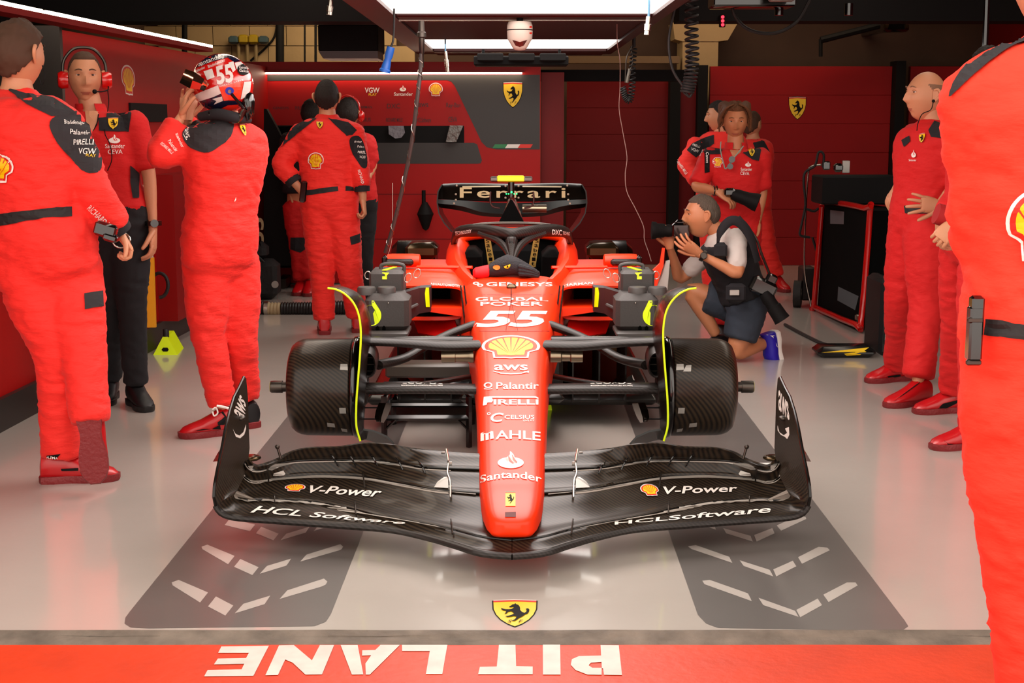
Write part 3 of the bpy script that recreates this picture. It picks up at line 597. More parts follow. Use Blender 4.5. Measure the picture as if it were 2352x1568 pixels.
decal([(*poly2d([(0, 0), (1, 0), (1, 1), (0, 1)]), 1, 0), (*poly2d([(.12+.76*x, .15+.68*y) for x, y in HORSE]), 0, 1), (*poly2d([(0, .0), (1, 0), (1, .05), (0, .05)]), 2, 1), (*poly2d([(0, .05), (1, .05), (1, .09), (0, .09)]), 3, 1)], (1161, 1130, 1184, 1163), NT, [M_BLK, M_YEL, M_GRN, M_ERED], nose, 'badge', off=.0025, label='small yellow badge with black horse')
PG([(1160, 1177), (1185, 1176), (1185, 1188), (1160, 1188)], NT, mat('slot_dark_red', '#5a0604', .6), nose, 'nose_slot', off=.0025)
for (ya) in (676, 760): PG([(1090 if ya > 700 else 1082, ya), (1262 if ya > 700 else 1270, ya), (1262 if ya > 700 else 1270, ya+1.3), (1090 if ya > 700 else 1082, ya+1.3)], NT, mat('seam_red', '#8a1206', .5), nose, 'panel_seam', off=.002, cell=14)
b = MB(); b.box(at(1175, 661, 6.85), (.05, .05, .04), bev=.012); b.build('nose_camera', M_BRASS, nose)
b = MB(); b.tube([at(1174, 650, 7.0), at(1174, 690, 6.5)], .0025, 6); b.tube([at(1174, 690, 6.5), at(1162, 758, 6.02)], .0012, 5); b.tube([at(1174, 690, 6.5), at(1189, 758, 6.02)], .0012, 5); b.build('pitot_aerial', M_DSTEEL, nose)
# front wing: px curves (inner to outer) + height
def cz(L):
    P = [gnd(x, y, z) for x, y, z in L]; P, _ = crom(P, [0]*len(P), 6)
    d = [0]
    for p, q in zip(P, P[1:]): d.append(d[-1]+(q-p).length)
    out = []; N = 70
    for i in range(N+1):
        t = d[-1]*i/N; k = max(j for j in range(len(d)) if d[j] <= t+1e-9); k = min(k, len(P)-2)
        out.append(P[k].lerp(P[k+1], (t-d[k])/max(1e-9, d[k+1]-d[k])))
    return out
C0 = cz([(1176,1278,.10),(1105,1271,.10),(1045,1253,.10),(986,1236,.10),(897,1217,.10),(778,1207,.10),(629,1196,.10),(560,1191,.10),(525,1186,.105),(505,1176,.12),(495,1160,.145)])
C1 = cz([(1176,1241,.13),(1105,1232,.13),(1045,1217,.13),(956,1199,.13),(867,1183,.13),(807,1168,.13),(718,1152,.13),(629,1147,.13),(575,1148,.135),(552,1146,.14),(533,1135,.16),(523,1112,.21)])
C2 = cz([(1176,1136,.20),(1093,1131,.20),(1001,1123,.20),(926,1110,.195),(831,1094,.19),(727,1090,.185),(629,1097,.18),(595,1104,.18),(572,1101,.19),(557,1088,.21),(551,1070,.24)])
C3 = cz([(1176,1079,.25),(1093,1077,.25),(986,1073,.25),(926,1065,.245),(867,1056,.24),(778,1055,.24),(688,1057,.235),(638,1064,.235),(608,1076,.23),(585,1078,.235),(570,1070,.25),(564,1060,.27)])
C4 = cz([(1176,1040,.29),(1093,1038,.29),(1016,1033,.295),(956,1026,.305),(897,1016,.32),(837,1013,.32),(778,1021,.31),(710,1023,.30),(668,1032,.29),(640,1049,.27),(605,1062,.26),(585,1063,.26),(572,1054,.28)])
ELS = [(C0, C1, .016, 'main_plane', .25), (C1, C2, .010, 'wing_flap', .3), (C2, C3, .008, 'wing_flap', .3), (C3, C4, .006, 'wing_flap', .25)]
WS = []
for (A_, B_, th, nm, sag) in ELS:
    for s in (-1, 1):
        G = []
        for p, q in zip(A_, B_):
            if s > 0: p, q = Vector((-p.x, p.y, p.z)), Vector((-q.x, q.y, q.z))
            ch = q-p; row = []
            for t in (0, .06, .15, .3, .5, .7, .85, 1.0, 1.08):
                v = p+ch*t; v = v+Vector((0, 0, -sag*ch.length*.25*sin(pi*min(t, 1))-(.012 if t >= 1 else 0)+(.004 if t == .06 else 0))); row.append(v)
            G.append(row)
        b = MB(); b.sheet(G, th); w = b.build(nm, M_CARB, car, ang=60)
        LE = [p if s < 0 else Vector((-p.x, p.y, p.z)) for p in A_]
        b = MB(); b.tube(LE, th*.62+.002 if nm == 'main_plane' else .0045, 8); b.build('leading_edge', M_CARBS if nm == 'main_plane' else M_CGL, w); WS.append(w)
        if nm != 'main_plane' or True:
            pass
for k, (C, th) in enumerate(((C1, .011), (C2, .009), (C3, .003))):
    for s in (-1, 1):
        i0 = 12 if k == 0 else 14
        G = [[Vector((s*-1*p.x, p.y-.010-.004*k*0, p.z-.004)), Vector((s*-1*p.x, p.y-.012, p.z-.004-th))] for p in C[i0:]]
        b = MB(); b.sheet(G, .0015); b.build('slot_strip', M_GST, WS[2+k*2+(0 if s < 0 else 1)])
for s in (-1, 1):
    for C_, tg_, own, m_ in (([(521,1104,527,1104),(527,1126,536,1122),(540,1141,547,1134),(563,1151,566,1143.5),(575,1151,577,1144),(600,1150,600,1144),(629,1150.5,629,1144),(718,1154,718,1149),(807,1170,807,1165),(867,1184.5,867,1180),(956,1199,956,1196),(1045,1217,1045,1215)], (0, 1), 0, M_GST),
                             ([(549,1072,556,1072),(556,1092,563,1086),(575,1106,580,1097),(592,1108,596,1099),(629,1102,629,1095),(727,1096,727,1089),(831,1100,831,1093),(926,1114,926,1109),(1001,1127,1001,1122),(1093,1136,1093,1131)], (2, 3), 2, M_GST),
                             ([(562,1060,568,1062),(572,1076,577,1071),(588,1082,590,1076),(612,1079,612,1073),(640,1068,640,1064),(688,1060,688,1057.5),(778,1057.5,778,1055),(867,1058.5,867,1056),(986,1075.5,986,1073),(1093,1079.5,1093,1077)], (4, 5), 4, M_TAPE)):
        P = [(a, b_+2.5) for a, b_, c, d in C_]+[(c, d+2) for a, b_, c, d in reversed(C_)]
        j = 0 if s < 0 else 1; PG(mir(P, s), tgt(WS[tg_[j]]), m_, WS[own+j], 'slot_band', off=.006, cell=12)
WT = tgt(*WS); MT = tgt(WS[0], WS[1]); F1T = tgt(WS[2], WS[3])
T('HCL Software', [(586, 1162), (934, 1199), (930, 1205), (574, 1179)], MT, M_WHT, WS[0], .03, .25, cell=14, off=.004); T('HCLSoftware', [(1411, 1199), (1775, 1162), (1768, 1179), (1411, 1206)], MT, M_WHT, WS[1], .03, .0, cell=14, off=.004)
decal(shell_layers(), [(657, 1113), (706, 1113), (697, 1131), (651, 1129)], F1T, [M_WHT, M_ERED, M_YEL], WS[2], 'shell_emblem', off=.004, cell=14); T('V-Power', [(713, 1116), (882, 1123), (872, 1143), (705, 1133)], F1T, M_WHT, WS[2], .04, .2, cell=14, off=.004)
decal(shell_layers(), [(1464, 1114), (1506, 1112), (1518, 1140), (1478, 1141)], F1T, [M_WHT, M_ERED, M_YEL], WS[3], 'shell_emblem', off=.004, cell=14); T('V-Power', [(1522, 1119), (1694, 1115), (1692, 1131), (1517, 1137)], F1T, M_WHT, WS[3], .04, 0, cell=14, off=.004)
def onw(px, py, o=.012, tt=None):
    d = ray(px, py).normalized(); h = (tt or WT).ray_cast(EYE, d); return (h[0]-d*o) if h[0] else at(px, py, 5.0)
for s in (-1, 1):
    side = WS[0] if s < 0 else WS[1]
    for (x0, y0, x1, y1) in ((833, 1084, 838, 1120), (615, 1074, 617, 1106), (631, 1136, 631, 1154), (816, 1152, 817, 1180), (1036, 1192, 1039, 1226)):
        b = MB(); p, q = onw(PM(x0, s), y0, .012), onw(PM(x1, s), y1, .012); m_ = (p+q)/2+Vector((0, -.008, .012)); b.tube([p, m_, q], .003, 6, 4); b.build('slot_bracket', M_DSTEEL, side)
    b = MB(); p = [onw(PM(x, s), y, .014) for x, y in ((1025, 1030), (1030, 1060), (1028, 1085), (1034, 1105), (1035, 1142))]; b.tube(p, .004, 6, 3); b.build('tall_bracket', M_STEEL, side)
    b = MB()
    for (x, y, w_, h_) in ((1018, 1039, 9, 5), (1034, 1064, 8, 9), (1033, 1118, 9, 6)): p = onw(PM(x, s), y, .006); b.box(p, (w_*.003*.55, .004, h_*.0016), bev=.001)
    b.build('bracket_tab', M_TAPE, side)
    PG(mir([(998, 1120), (1005, 1108), (1020, 1097), (1030, 1096), (1030, 1122)], s), WT, M_TAPE, side, 'mount_plate', off=.004)
    for (x, y) in ((766, 1055), (808, 1056), (858, 1056), (916, 1064), (968, 1072)):
        b = MB(); p, q = onw(PM(x-7, s), y-13, .006), onw(PM(x+9, s), y+14, .008); b.tube([p, (p+q)/2+Vector((0, -.012, .010)), q], [.002, .004, .003], 6, 3); b.build('vortex_tab', M_BLKG, side)
    b = MB(); p, q = onw(PM(645, s), 1053, .0), onw(PM(645, s), 1053, .0)+Vector((s*-1*-.012, 0, .045)); b.tube([p, q], .005, 8); b.ball(q, .009, 8); b.build('wing_sensor', M_DSTEEL, side)
    PG(mir([(627, 1086), (650, 1080), (655, 1088), (652, 1091), (626, 1091)], s), WT, M_TAPE, side, 'mount_plate', off=.004)
    # endplate
    def onX(px, py, X=1.0): d = ray(px, py); return EYE+d*(-X/d.x)
    L = [(560, 866), (549, 890), (537, 913), (527, 945), (519, 979), (508, 1038), (499, 1080), (493, 1113), (491, 1140), (495, 1160)]
    Rr = [(563, 868), (565, 890), (567, 912), (568, 945), (569, 979), (571, 1030), (566, 1070), (556, 1100), (545, 1125), (533, 1140)]
    b = MB(); G = []
    for (a_, c_) in zip(L, Rr):
        p, q = onX(*a_), onX(*c_, X=1.0 if c_[1] < 1035 else 1.0-(c_[1]-1035)*.0004); row = []
        for t in (0, .25, .5, .75, 1): v = p.lerp(q, t); row.append(Vector((v.x*(-s), v.y, v.z)))
        G.append(row)
    P_, G2 = None, []
    for i in range(len(G)-1):
        for t in (0, .5): G2.append([x.lerp(y, t) for x, y in zip(G[i], G[i+1])])
    G2.append(G[-1]); b.sheet(G2, .008); ep = b.build('wing_endplate', M_CARB, car)
    b = MB(); b.tube([r[0] for r in G2], .006, 8); b.build('endplate_edge', M_CGL, ep)
    ET = tgt(ep)
    if s < 0: T('aws', [(536, 946), (552, 904), (565, 928), (562, 966)], ET, M_WHT, ep, .04, cell=8); PG([(535, 985), (541, 996), (550, 1000), (559, 992), (565, 974), (565, 985), (561, 998), (552, 1006), (542, 1003)], ET, M_WHT, ep, 'smile_mark')
    else: T('aws', [(1788, 893), (1810, 925), (1814, 967), (1788, 940)], ET, M_WHT, ep, .04, cell=8); PG([(1786, 976), (1790, 992), (1800, 999), (1808, 994), (1803, 984), (1812, 980), (1813, 998), (1808, 1008), (1803, 1003), (1793, 998), (1786, 988)], ET, M_WHT, ep, 'smile_mark')
    b = MB(); p = at(PM(553, s), 960, 5.0); b.ball(p, (.018, .02, .010), 10); b.tube([p, at(PM(534, s), 963, 5.05)], .003, 6); b.build('endplate_sensor', M_DSTEEL, ep)
    b = MB(); p = [at(PM(x, s), y, Y) for x, y, Y in ((489, 1060, 5.15), (510, 1058, 5.15), (510, 1025, 5.3), (500, 1040, 5.25))]; b.prism(p, (0, 1, 0), .006); b.build('dive_plane', mat('dive_red', '#3c0e0a', .3, coat=.5), ep, smooth=False)
    b = MB(); b.ball(at(PM(577, s), 1051, 5.36), (.04, .04, .012), 10); b.build('endplate_foot', M_BRASS, ep)
# front drums, deflectors, suspension
for s in (-1, 1):
    cx = .672; cY = 5.80; c = at(1176, 888, cY); zc = c.z; r = .207
    b = MB(); b.lathe([(-.005, .05), (-.005, r*.97), (0, r), (.03, r), (.19, r*.99), (.215, r*.97), (.235, r*.93), (.252, r*.86), (.262, r*.74), (.266, r*.5), (.267, .06)], (s*cx, cY, zc), (s, 0, 0), 64); dr = b.build('brake_drum', M_CARB, car, ang=30)
    b = MB(); b.lathe([(-.03, r*.5), (-.03, r*1.03), (-.022, r*1.045), (-.01, r*1.03), (-.005, r)], (s*cx, cY, zc), (s, 0, 0), 64); b.build('drum_rim', M_BLKG, dr)
    b = MB(); b.lathe([(.26, .02), (.30, .022), (.30, .026), (.345, .026), (.35, .024)], (s*cx, cY, zc), (s, 0, 0), 20); b.build('hub_axle', M_DSTEEL, dr)
    b = MB(); b.lathe([(.35, .001), (.35, .02), (.352, .022)], (s*cx, cY, zc), (s, 0, 0), 16); b.build('axle_tip', M_STRAP, dr)
    DT = tgt(dr)
    for P in [[(782, 836), (798, 836), (799, 850), (781, 849)], [(779, 936), (794, 936), (795, 949), (780, 949)], [(751, 970), (768, 972), (770, 981), (752, 979)], [(783, 983), (797, 985), (798, 992), (786, 990)]]+([[(764, 838), (776, 839), (783, 853), (765, 853)]] if s > 0 else []):
        PG(mir(P, s), DT, M_TAPE, dr, 'tape_square', off=.001, cell=6)
    # wheel deflector (arc over the tyre) with yellow edge
    path = [(753, 661, 0), (772, 664, 0), (792, 674, 0), (810, 692, 0), (822, 715, 0), (828, 745, 0), (829, 780, 0), (826, 830, 0), (822, 880, 0), (819, 920, 0), (818, 960, 0), (820, 985, 0), (828, 1012, 0)]
    rear = [(775, 657), (800, 664), (822, 676), (836, 694), (844, 715), (850, 745), (850, 780), (846, 830), (842, 880), (838, 920), (834, 960), (834, 985), (840, 1008)]
    b = MB(); G = []
    for (x, y, _), (x2, y2) in zip(path, rear):
        p, q = at(PM(x, s), y, 5.50), at(PM(x2, s), y2, 5.9); m_ = at(PM(x*.35+x2*.65+1, s), y*.6+y2*.4-1, 5.62); G.append([p, m_, q])
    GG = []
    for j in range(3): Cc, _ = crom([g[j] for g in G], [0]*len(G), 4); GG.append(Cc)
    b.sheet(GG, .010); df = b.build('wheel_deflector', M_CGL, car)
    b = MB(); b.tube([p+Vector((0, -.006, 0)) for p in GG[0]], .0042, 8); b.build('yellow_edge', M_FLUO, df)
    # brake duct scoop
    b = MB(); c = at(PM(845, s), 838, 5.72); N = 24
    def oval(sx, sz, Y, dx=0): return [Vector((c.x+dx+sx*cos(2*pi*k/N), Y, c.z+sz*sin(2*pi*k/N))) for k in range(N)]
    b.rings([oval(.026, .046, 5.76), oval(.026, .046, 5.72), oval(.032, .052, 5.715), oval(.036, .058, 5.74), oval(.05, .075, 5.9, s*.02)], False); bd = b.build('duct_scoop', M_CARBS, car)
    b = MB(); b.rings([oval(.027, .047, 5.765), oval(.027, .047, 5.77)]); b.build('duct_mouth', M_DK, bd)
    for k in range(3): b = MB(); z = c.z-.028+.028*k; b.tube([(c.x-.024, 5.735, z), (c.x+.024, 5.735, z)], .0018, 5); b.build('duct_rib', M_DSTEEL, bd)
    def arm(name, pts, rr, fl=.45, m=M_CARBS): b = MB(); b.tube([at(PM(x, s), y, Y) for x, y, Y in pts], rr, 12, 4, flat=fl, ref=(0, 1, 0)); return b.build(name, m, car)
    arm('upper_wishbone', [(1100, 793, 6.02), (1020, 794, 5.98), (930, 787, 5.92), (832, 783, 5.85)], [.052, .05, .042, .04], .45)
    arm('upper_wishbone', [(1100, 778, 6.25), (980, 778, 6.15), (840, 780, 5.95)], [.04, .035, .03], .35, M_CGL)
    arm('push_rod', [(1088, 746, 6.35), (1030, 768, 6.25), (985, 790, 6.15), (930, 822, 6.0), (868, 838, 5.85)], [.03, .028, .028, .028, .03], .7)
    lw = arm('lower_wishbone', [(1096, 893, 5.85), (1000, 891, 5.82), (900, 889, 5.8), (822, 888, 5.78)], [.05, .048, .045, .04], .42)
    arm('lower_wishbone', [(1096, 897, 5.75), (960, 896, 5.75), (825, 898, 5.76)], [.02, .02, .018], .8)
    arm('lower_wishbone', [(1094, 862, 6.3), (1000, 878, 6.1), (900, 890, 5.9)], [.03, .028, .025], .4, M_CGL)
    T('ECOPOL', [(PM(924, s) if s < 0 else 1355, 875), (1016 if s < 0 else 1450, 876), (1016 if s < 0 else 1450, 883), (924 if s < 0 else 1355, 882)], tgt(lw), M_WHT, lw, .03, cell=12, off=.003)
    T('BIODEGRADABLE HYDROSOLUBLE POLYMERS', (922, 884.5, 1017, 887.5) if s < 0 else (1357, 885, 1453, 888), tgt(lw), M_WHT, lw, .01, cell=14, off=.003)
    b = MB(); b.lathe([(0, .02), (0, .028), (.06, .028), (.062, .025), (.12, .025), (.125, .028), (.14, .028)] if s < 0 else [(0, .02), (0, .027), (.05, .027), (.055, .022), (.09, .022), (.095, .027), (.14, .027)], at(PM(1014, s), 818, 6.0), (-s, 0, 0), 20); b.build('rack_cylinder', M_TIT, car)
    b = MB(); G = []
    for (x0, y0, x1, y1) in ((872, 925, 899, 926), (865, 942, 895, 940), (862, 958, 888, 957), (866, 968, 880, 970)): G.append([at(PM(x0, s), y0, 5.85), at(PM((x0+x1)/2, s), (y0+y1)/2, 5.78), at(PM(x1, s), y1, 5.9)])
    b.sheet(G, .006); b.build('turning_vane', M_BRASS, car)
    for y in (936, 962): b = MB(); b.tube([at(PM(832, s), y, 5.85), at(PM(868, s), y, 5.85)], .003, 6); b.build('vane_stay', M_BLK, car)
    b = MB(); G = [[at(PM(x, s), y, 5.7) for x, y in ((830, 985), (860, 990), (890, 1003), (905, 1020))], [at(PM(x, s), y, 5.9) for x, y in ((828, 1005), (850, 1010), (880, 1018), (900, 1026))]]; b.sheet(G, .008); b.build('lower_vane', M_CGL, car)
    b = MB(); b.lathe([(-.06, .03), (-.06, .07), (-.03, .1), (-.02, .1)], (s*cx, cY, zc), (s, 0, 0), 24); b.build('upright', M_CARBS, car)
def gnd_y(Y):
    t = -1.5/Y; lo, hi = 300., 3000.
    for _ in range(50):
        m_ = (lo+hi)/2; d = ray(1176, m_)
        if d.z/d.y > t: lo = m_
        else: hi = m_
    return lo
# ================================================================== THINGS AROUND THE CAR
# black steel stand under the chassis
st = thing('car_stand', 'black steel frame stand under the car to the left of the nose', 'stand', (at(980, 1000, 6.4).x, 6.5, 0))
def bar(p, q, r=.014, name='stand_bar', m=M_BLKG, par=None):
    b = MB(); b.tube([p, q], r, 4); return b.build(name, m, par or st, smooth=False)
sx0, sx1 = at(885, 980, 6.4).x, at(1078, 980, 6.4).x; zt = at(900, 905, 6.4).z
for Y in (6.35, 6.85):
    for x in (sx0, sx1): bar((x, Y, 0), (x, Y, zt if Y < 6.5 else .2), .014)
    bar((sx0, Y, .14), (sx1, Y, .14)); bar((sx0, Y, .2), (sx1, Y, .2), .01)
bar((sx0, 6.35, .30), (sx1, 6.35, .30), .012)
for x in (sx0, sx1): bar((x, 6.35, .17), (x, 6.85, .17)); bar((x, 6.35, .24), (x+(.06 if x == sx0 else -.06), 6.35, .30), .006); bar((x, 6.35, .08), (x+(.06 if x == sx0 else -.06), 6.35, .14), .006)
# yellow jack foot right of nose
jk = MB(); q = [gnd(1250, 942), gnd(1268, 942)]; p0, p1_ = q; Yj = p0.y
jk.add([p0, p1_, p1_+Vector((0, .12, 0)), p0+Vector((0, .12, 0))]+[Vector((p0.x-.0, Yj+.04, .13)), Vector((p0.x+.02, Yj+.04, .13)), Vector((p0.x+.02, Yj+.08, .13)), Vector((p0.x, Yj+.08, .13))], [(3,2,1,0),(4,5,6,7),(0,1,5,4),(1,2,6,5),(2,3,7,6),(3,0,4,7)])
setp(jk.build('jack_foot', M_FLUO, None, smooth=False), 'small fluorescent yellow jack foot just right of the nose cone', 'jack')
# cooling fan units
for s in (-1, 1):
    f = thing('cooling_fan_unit', 'dark grey cooling blower with yellow disc plugged in the '+('sidepod beside the red-suited mechanics' if s < 0 else 'sidepod beside the kneeling photographer'), 'cooling fan', (at(PM(890, s), 720, 6.55).x, 6.6, at(1176, 770, 6.6).z), 'cooling fan units')
    b = MB(); pbox(b, 838, 676, 938, 764, 6.45, .22, s, bev=.03); bd = b.build('body', M_FUNIT, f)
    b = MB(); pbox(b, 846, 762, 936, 778, 6.42, .26, s, bev=.01); b.build('base_tray', M_FCAP, f)
    b = MB(); pbox(b, 848, 622, 926, 680, 6.6, .2, s, bev=.015); tp = b.build('upper_box', M_FUNIT, f)
    for x in (842, 888):
        c = at(PM(x, s), 671, 6.52); b = MB(); n = 28
        R = [[Vector((c.x+rr*(1+.05*(k % 2))*cos(2*pi*k/n), c.y+rr*(1+.05*(k % 2))*sin(2*pi*k/n), c.z+z)) for k in range(n)] for z, rr in ((-.01, .042), (.02, .042), (.026, .038))]
        b.rings(R); b.build('knob_cap', M_FCAP, f)
    FBT = tgt(bd, tp)
    PG(circ(PM(853, s), 724, 23, 24, 28), FBT, M_FLUO, bd, 'yellow_disc', off=.003)
    for x, y in ((857, 693), (892, 696)): b = MB(); b.ball(at(PM(x, s), y, 6.445), .004, 6); b.build('screw', M_STEEL, bd)
    for x in (867, 882): PG([(PM(x, s)-4, 757), (PM(x, s)-4, 750), (PM(x, s), 747), (PM(x, s)+4, 750), (PM(x, s)+4, 757)], FBT, M_DK, bd, 'vent_slot', off=.003)
    PG(mir([(878, 641), (878, 630), (882, 626), (914, 618), (904, 616), (878, 624)], s) if False else mir([(878, 641), (889, 641), (889, 632), (894, 627), (878, 626)], s), FBT, M_FLUO, tp, 'yellow_strip', off=.003)
    c0 = at(PM(884, s), 625, 6.6); b = MB(); b.box((c0.x+s*-.015, 6.69, at(1176, 622, 6.6).z+.002), (.022, .16, .003), Matrix.Rotation(s*.25, 3, 'Z')); b.build('yellow_strip', M_FLUO, tp)
    b = MB(); P = [at(PM(x, s), y, 6.7) for x, y in ((876, 622), (876, 609), (900, 605), (926, 609), (928, 622))]; b.tube(P, .009, 8, 4); b.build('carry_handle', M_FCAP, f)
    b = MB(); RR = []
    for (x, y0, y1, Y, th) in ((925, 670, 740, 6.62, .12), (945, 664, 730, 6.7, .12), (965, 658, 716, 6.8, .12), (990, 656, 712, 6.9, .12)):
        a_, c_ = at(PM(x, s), y0, Y), at(PM(x, s), y1, Y); RR.append([Vector((a_.x, Y-th/2, a_.z)), Vector((a_.x, Y+th/2, a_.z)), Vector((a_.x, Y+th/2, c_.z)), Vector((a_.x, Y-th/2, c_.z))])
    b.rings(RR); dk = b.build('duct_neck', mat('neck_black', '#1b1a1c', .5), f, smooth=False)
    PG(mir([(975, 660), (984, 660), (986, 705), (977, 705)], s), tgt(dk), M_FLUO, dk, 'yellow_strip', off=.003)
    for (x, y) in ((937, 638), (958, 628)): b = MB(); P = [at(PM(x+10*sin(a)*.8, s), y+10*cos(a)-3*sin(a), 6.6) for a in [2*pi*k/14 for k in range(15)]]; b.tube(P, .0028, 6); b.build('pull_ring', M_STEEL, f)
    b = MB(); P = [at(PM(845+7*sin(a), s), 632+9*cos(a), 6.7) for a in [2*pi*k/14 for k in range(15)]]; b.tube(P, .0025, 6); b.build('pull_ring', M_STEEL, f)
    b = MB(); b.tube([at(PM(922, s), 717, 6.55), at(PM(958, s), 700, 6.7)], .009, 8); b.build('latch_bar', M_FCAP, f)
# gloves on the cockpit edge
gl = thing('racing_gloves', 'black racing gloves with red cuff lying on the cockpit edge', 'gloves', at(1150, 620, 7.15))
b = MB(); R = []
for (x, y, hw, hh) in ((1086, 628, .012, .02), (1092, 626, .03, .03), (1108, 625, .034, .036), (1122, 622, .034, .036), (1124, 622, .03, .03)):
    c = at(x, y, 7.12); R.append([Vector((c.x, c.y+hw*1.2*cos(a), c.z+hh*.9*sin(a))) for a in [2*pi*k/12 for k in range(12)]])
b.rings(R); cf = b.build('cuff', mat('glove_red', '#d4101a', .7), gl)
b = MB(); R = []
for (x, y, hw, hh) in ((1120, 622, .03, .028), (1140, 615, .05, .046), (1165, 608, .055, .055), (1190, 612, .055, .045), (1215, 622, .045, .035), (1232, 628, .03, .022), (1240, 630, .012, .01)):
    c = at(x, y, 7.12); R.append([Vector((c.x, c.y+hw*cos(a), c.z+hh*sin(a))) for a in [2*pi*k/14 for k in range(14)]])
b.rings(R); gb = b.build('palm', mat('glove_black', '#17151a', .8, bump=(80, .6)), gl)
for k in range(3): b = MB(); b.tube([at(1195, 612+k*8, 7.06), at(1218, 618+k*6, 7.05), at(1236, 626+k*4, 7.05)], [.014, .013, .009], 8, 3, dome=True); b.build('finger', MATS['glove_black'], gl)
decal(shield_layers(False), [(1157, 612), (1172, 606), (1174, 614), (1160, 618)], tgt(gb), [M_BLK, M_YEL, M_ERED, M_WHT], gb, 'badge', off=.004); PG(circ(1141, 614, 8, 5), tgt(gb), mat('patch_orange', '#e07a20', .6), gb, 'round_patch', off=.004)
# flexible duct hose on the floor at the back
M_HOSE = mat('hose_black', '#0e0d0e', .45); M_HOSET = mat('hose_tan', '#a89672', .6)
def corr(name, P, r, m, parent, pitch=.022):
    L = sum((Vector(q)-Vector(p)).length for p, q in zip(P, P[1:])); n = int(L/pitch)*4; b = MB()
    Q, _ = crom([Vector(p) for p in P], [0]*len(P), 12)
    d = [0]
    for p, q in zip(Q, Q[1:]): d.append(d[-1]+(q-p).length)
    out = []; rr = []
    for i in range(n+1):
        t = d[-1]*i/n; k = min(max(j for j in range(len(d)) if d[j] <= t+1e-9), len(Q)-2); out.append(Q[k].lerp(Q[k+1], (t-d[k])/max(1e-9, d[k+1]-d[k]))); rr.append(r*(1 if i % 4 in (1, 2) else .86))
    b.tube(out, rr, 14); return b.build(name, m, parent, ang=80)
dh = thing('duct_hose', 'thick black corrugated air duct hose lying across the floor behind the mechanics', 'hose', gnd(700, 725))
Yh = gnd(700, 724).y+.08
corr('hose_section', [at(x, y, Yh) for x, y in ((572, 700), (600, 706), (612, 708))], .058, M_HOSE, dh)
corr('hose_section', [at(x, y, Yh) for x, y in ((614, 709), (630, 710), (645, 710))], .056, M_HOSET, dh)
corr('hose_section', [at(x, y, Yh) for x, y in ((646, 710), (720, 709), (800, 706), (840, 706))], .058, M_HOSE, dh)
b = MB(); b.lathe([(0, .06), (.03, .06), (.03, .055)], at(608, 708, Yh), (1, 0, 0), 16); b.build('hose_clamp', M_STEEL, dh)
# yellow wedge stand on the floor by the left wall
wz = thing('yellow_floor_stand', 'fluorescent yellow hollow wedge stand on the floor beside the left wall', 'stand', gnd(400, 805))
g0 = gnd(352, 815); g1 = gnd(408, 815); dirv = (gnd(440, 778)-g1); dirv.z = 0
tz = .115
A0 = [g0, g1, g0*.42+g1*.58+Vector((0, .02, tz)), g0*.62+g1*.38+Vector((0, .02, tz))]
b = MB(); B0 = [p+dirv*.42 for p in A0]; b.add(A0+B0, [(0,1,2,3),(7,6,5,4),(0,4,5,1),(1,5,6,2),(2,6,7,3),(3,7,4,0)]); wb_ = b.build('wedge_body', M_FLUO, wz, smooth=False)
PG([(371, 803), (375, 798), (385, 798), (388, 803), (385, 807), (375, 807)], tgt(wb_), M_BLK, wz, 'hand_hole', off=.003)
b = MB(); c = (A0[2]+A0[3])/2; b.lathe([(0, .02), (.05, .02), (.055, .017)], c-Vector((0, -.03, .005)), (0, 0, 1), 14); b.build('rubber_cap', M_RUB, wz)
# yellow board with pale upper half behind the headset man, cable loop on the wall
yb = thing('display_board', 'tall yellow and cream board fixed to the left red wall', 'board', at(345, 752, 8.85))
Yb = 8.85
for nm, y0, y1, m in (('yellow_panel', 592, 752, mat('board_yellow', '#e8a010', .5)), ('cream_panel', 425, 592, mat('board_cream', '#c8b896', .6))):
    b = MB(); x0 = 318; b.prism([at(x0, y0, Yb), at(352 if nm[0] == 'y' else 335, y0, Yb), at(357 if nm[0] == 'y' else 350, y1, Yb), at(x0, y1, Yb)], (0, 1, 0), .03); b.build(nm, m, yb, smooth=False)
b = MB(); b.tube([at(366+20*sin(a), 655+28*cos(a), 9.2+.01*a) for a in [2*pi*k/20 for k in range(19)]], .012, 8, 2); setp(b.build('cable_loop', M_RUB), 'black cable loop hanging on the red wall beside the yellow board', 'cable')
# coiled hoses and cords hanging from the gantry
def coil(b, P, R, turns, r, n=12):
    Q, _ = crom([Vector(p) for p in P], [0]*len(P), 40); N = len(Q); out = []
    for i, p in enumerate(Q):
        out.append(p)
    m_ = turns*n; pts = []
    for i in range(m_+1):
        t = i/m_*(N-1); k = min(int(t), N-2); p = Q[k].lerp(Q[k+1], t-k); tan = (Q[min(k+2, N-1)]-Q[max(k-1, 0)]).normalized(); u = Vector((0, 1, 0)).cross(tan).normalized(); w = tan.cross(u); a = 2*pi*i/n
        pts.append(p+u*R*cos(a)+w*R*sin(a))
    b.tube(pts, r, 6); return b
hz = thing('coiled_air_hose', 'large black coiled air hose hanging beside the right end of the gantry', 'hose', at(1590, -30, 8.5))
b = MB(); coil(b, [at(x, y, 8.5) for x, y in ((1590, -30), (1588, 60), (1590, 130), (1586, 180), (1578, 212))], .036, 20, .0085); b.build('coil', M_RUB, hz)
b = MB(); b.tube([at(x, y, 8.5) for x, y in ((1562, -20), (1545, 40), (1536, 100), (1545, 160), (1570, 200), (1582, 222), (1590, 210), (1578, 196), (1570, 210), (1582, 222))], .008, 8, 6); b.build('hose_lead', M_RUB, hz)
b = MB(); b.tube([at(1588, -30, 8.5), Vector((at(1588, -30, 8.5).x, 8.5, 3.3))], .012, 8); b.build('hanger', M_RUB, hz)
